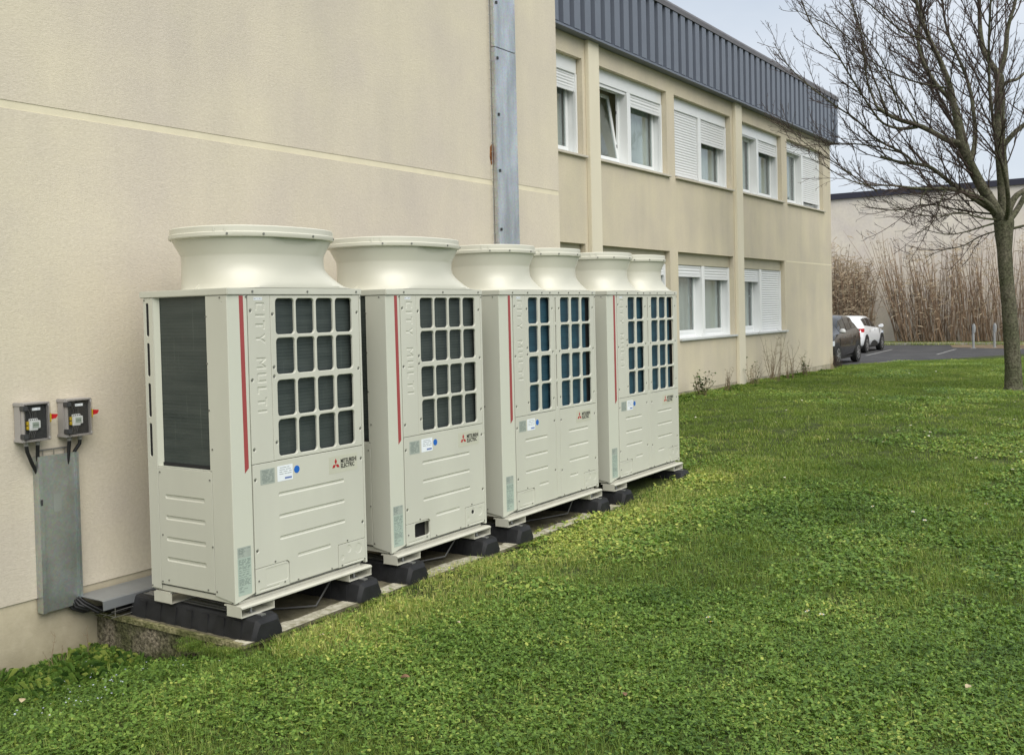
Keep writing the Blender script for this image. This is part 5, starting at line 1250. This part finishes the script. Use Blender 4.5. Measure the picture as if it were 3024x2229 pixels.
# verge at the far wall
for k in range(500): PT.append((rnd.uniform(-10, 6), rnd.uniform(44.22, 45.6), .13, rnd.choice(IDX['c']), rnd.uniform(0, 6.28), rnd.uniform(1.5, 2.6), rnd.uniform(.3, .75), 0))
def scatter_obj(name, label, pts_, coll):
    me = bpy.data.meshes.new(name); me.from_pydata([p[:3] for p in pts_], [], [])
    for nm, i, ty in (('pick', 3, 'INT'), ('turn', 4, 'FLOAT'), ('size', 5, 'FLOAT'), ('tint', 6, 'FLOAT')):
        a = me.attributes.new(nm, ty, 'POINT'); a.data.foreach_set('value', [p[i] for p in pts_])
    o = bpy.data.objects.new(name, me); C.objects.link(o); tag(o, label, None, None, 'stuff')
    g = bpy.data.node_groups.new(name, 'GeometryNodeTree'); g.interface.new_socket('Geometry', in_out='INPUT', socket_type='NodeSocketGeometry'); g.interface.new_socket('Geometry', in_out='OUTPUT', socket_type='NodeSocketGeometry')
    N = g.nodes.new; gi = N('NodeGroupInput'); go = N('NodeGroupOutput'); ip = N('GeometryNodeInstanceOnPoints'); ci = N('GeometryNodeCollectionInfo')
    ci.inputs['Collection'].default_value = coll; ci.inputs['Separate Children'].default_value = True; ci.inputs['Reset Children'].default_value = True
    def at(nm, ty): a = N('GeometryNodeInputNamedAttribute'); a.data_type = ty; a.inputs['Name'].default_value = nm; return a.outputs['Attribute']
    cx = N('ShaderNodeCombineXYZ'); l_ = g.links.new; l_(at('turn', 'FLOAT'), cx.inputs['Z'])
    l_(gi.outputs[0], ip.inputs['Points']); l_(ci.outputs[0], ip.inputs['Instance']); ip.inputs['Pick Instance'].default_value = True
    l_(at('pick', 'INT'), ip.inputs['Instance Index']); l_(cx.outputs[0], ip.inputs['Rotation']); l_(at('size', 'FLOAT'), ip.inputs['Scale']); l_(ip.outputs[0], go.inputs[0])
    md = o.modifiers.new('scatter', 'NODES'); md.node_group = g; return o
scatter_obj('grass', 'short lawn of clover leaves and grass blades', PT, SRC)

# daisies (each a flower head on its stem) and tiny pale speedwell
def daisy_mesh(s, mats=(PETAL, YOLK), pet=10, hh=.035):
    m = MB(); 
    for k in range(pet):
        a = k * 2 * math.pi / pet; d = Vector((math.cos(a), math.sin(a), .12)); w_ = Vector((-d.y, d.x, 0)) * s * .20
        m.add([Vector((0, 0, hh)) + d * s * .25, Vector((0, 0, hh)) + d * s * .7 + w_, Vector((0, 0, hh)) + d * s, Vector((0, 0, hh)) + d * s * .7 - w_], [(0, 1, 2, 3)])
    m.m = 1; m.prism(circ(0, 0, s * .33, 8), lambda a, b_, c: (a, b_, c), hh, hh + s * .2); return m.mesh('daisy', list(mats))
dm = daisy_mesh(.0125); sm = daisy_mesh(.0058, (SPEED, PETAL), 5, .04)
SHARED_D = 'small white daisy open in the green lawn'
def dz(x, y, s, label, i):
    o = inst(dm, 'daisy', None, (x, y, gz(x, y) + .024), (rnd.gauss(0, .25), rnd.gauss(0, .25), rnd.uniform(0, 6)), (s, s, s)); tag(o, label, 'daisy', 'white daisies scattered over the lawn')
NEARD = [(2.44, 1.79, 'white daisy in the foreground lawn, upper one of the left pair'), (2.49, 1.69, 'white daisy in the foreground lawn, lower one of the left pair'),
 (2.96, 2.22, 'white daisy in the foreground lawn, left one of the right-hand pair'), (3.04, 2.19, 'large white daisy in the foreground lawn, right one of the right-hand pair'),
 (2.87, 5.6, 'white daisy in the middle of the lawn, left of two near the centre'), (3.04, 5.31, 'white daisy in the middle of the lawn, lowest before the clover'),
 (3.09, 5.0, 'white daisy in the middle lawn, small and half closed'), (3.42, 6.19, 'white daisy alone in the lawn towards the right edge'),
 (3.09, 1.34, 'white daisy nearest the bottom of the lawn, faint in the clover')]
FARD = [(2.9, 7.3), (1.73, 8.25), (1.79, 9.08), (2.23, 9.86), (.9, 14.7), (1.0, 10.6), (1.06, 11.2), (.89, 12.6), (1.68, 12.3), (2.72, 11.0), (-.5, 22.3), (0, 24), (-.7, 22.0), (.6, 22.5), (1.0, 23.5), (1.74, 13.5), (-1.3, 11.3), (2.9, 9.5), (2.6, 13.5), (-.2, 21.5)]
for i, (x, y, lb) in enumerate(NEARD): dz(x, y, 1.5, lb, i)
k = 0
while k < 95:
    x, y = FARD[k % len(FARD)]; x += rnd.gauss(0, .8); y += rnd.gauss(0, 1.1)
    if ok(x, y): dz(x, y, rnd.uniform(.9, 1.5), SHARED_D, k)
    k += 1
for k in range(60):
    cx, cy = rnd.choice([(-.85, -.6), (-.5, -.45), (-.45, -.55), (-.31, -.8), (-.14, -.95), (-.22, -1.1), (-.1, -1.2), (.05, -.45), (-.6, -.6)]); x = cx + rnd.gauss(0, .16); y = cy + rnd.gauss(0, .16)
    if ok(x, y): o = inst(sm, 'speedwell_flower', None, (x, y, gz(x, y) + rnd.uniform(.018, .05)), (rnd.gauss(0, .3), rnd.gauss(0, .3), rnd.uniform(0, 6)), (1.1, 1.1, 1.1)); tag(o, 'tiny pale blue speedwell flower in the weeds near the wall', 'flower', 'pale speedwell flowers in the weeds left of the pad')

# a few fallen leaves and a dry stick on the lawn
def leaf(x, y, r_, L_, label, mat):
    L_ *= .65; m = MB(); P = []
    for i in range(7):
        t = i / 6; wv = .32 * math.sin(math.pi * min(t * 1.05, 1)) ** .7; P.append((t, wv, .10 * math.sin(t * 4)))
    vs = [(t * L_, wv * L_, (zz + .12 * wv) * L_) for t, wv, zz in P] + [(t * L_, 0, zz * L_) for t, wv, zz in P] + [(t * L_, -wv * L_, (zz + .16 * wv) * L_) for t, wv, zz in P]
    m.add(vs, [(i, i + 1, 8 + i, 7 + i) for i in range(6)] + [(7 + i, 8 + i, 15 + i, 14 + i) for i in range(6)])
    o = m.build('dead_leaf', mat, smooth=60, label=label, cat='leaf', group='fallen leaves on the lawn'); o.location = (x, y, gz(x, y) + .045); o.rotation_euler = (.2, -.15, r_)
DL = pm('dead_leaf_brown', (.17, .095, .05), .7, var=.4, vs=40); DP = pm('dead_leaf_pale', (.46, .38, .24), .7, var=.2, vs=30)
leaf(1.35, -.02, .5, .085, 'dark brown curled leaf in the clover near the bottom centre', DL)
leaf(2.55, .38, 2.2, .07, 'brown dead leaf low in the lawn, left of the bottom corner', DL)
leaf(4.05, 1.35, 1.2, .075, 'pale brown leaf in the lawn at the bottom right corner', DP)
leaf(1.05, .95, 2.9, .07, 'pale straw coloured leaf lying before the nearest unit', DP)
leaf(.42, .30, .9, .05, 'small ochre leaf beside the pad edge', DP)
leaf(-.75, -1.0, 2.4, .09, 'withered pale leaf among the weeds at the left wall', DP)
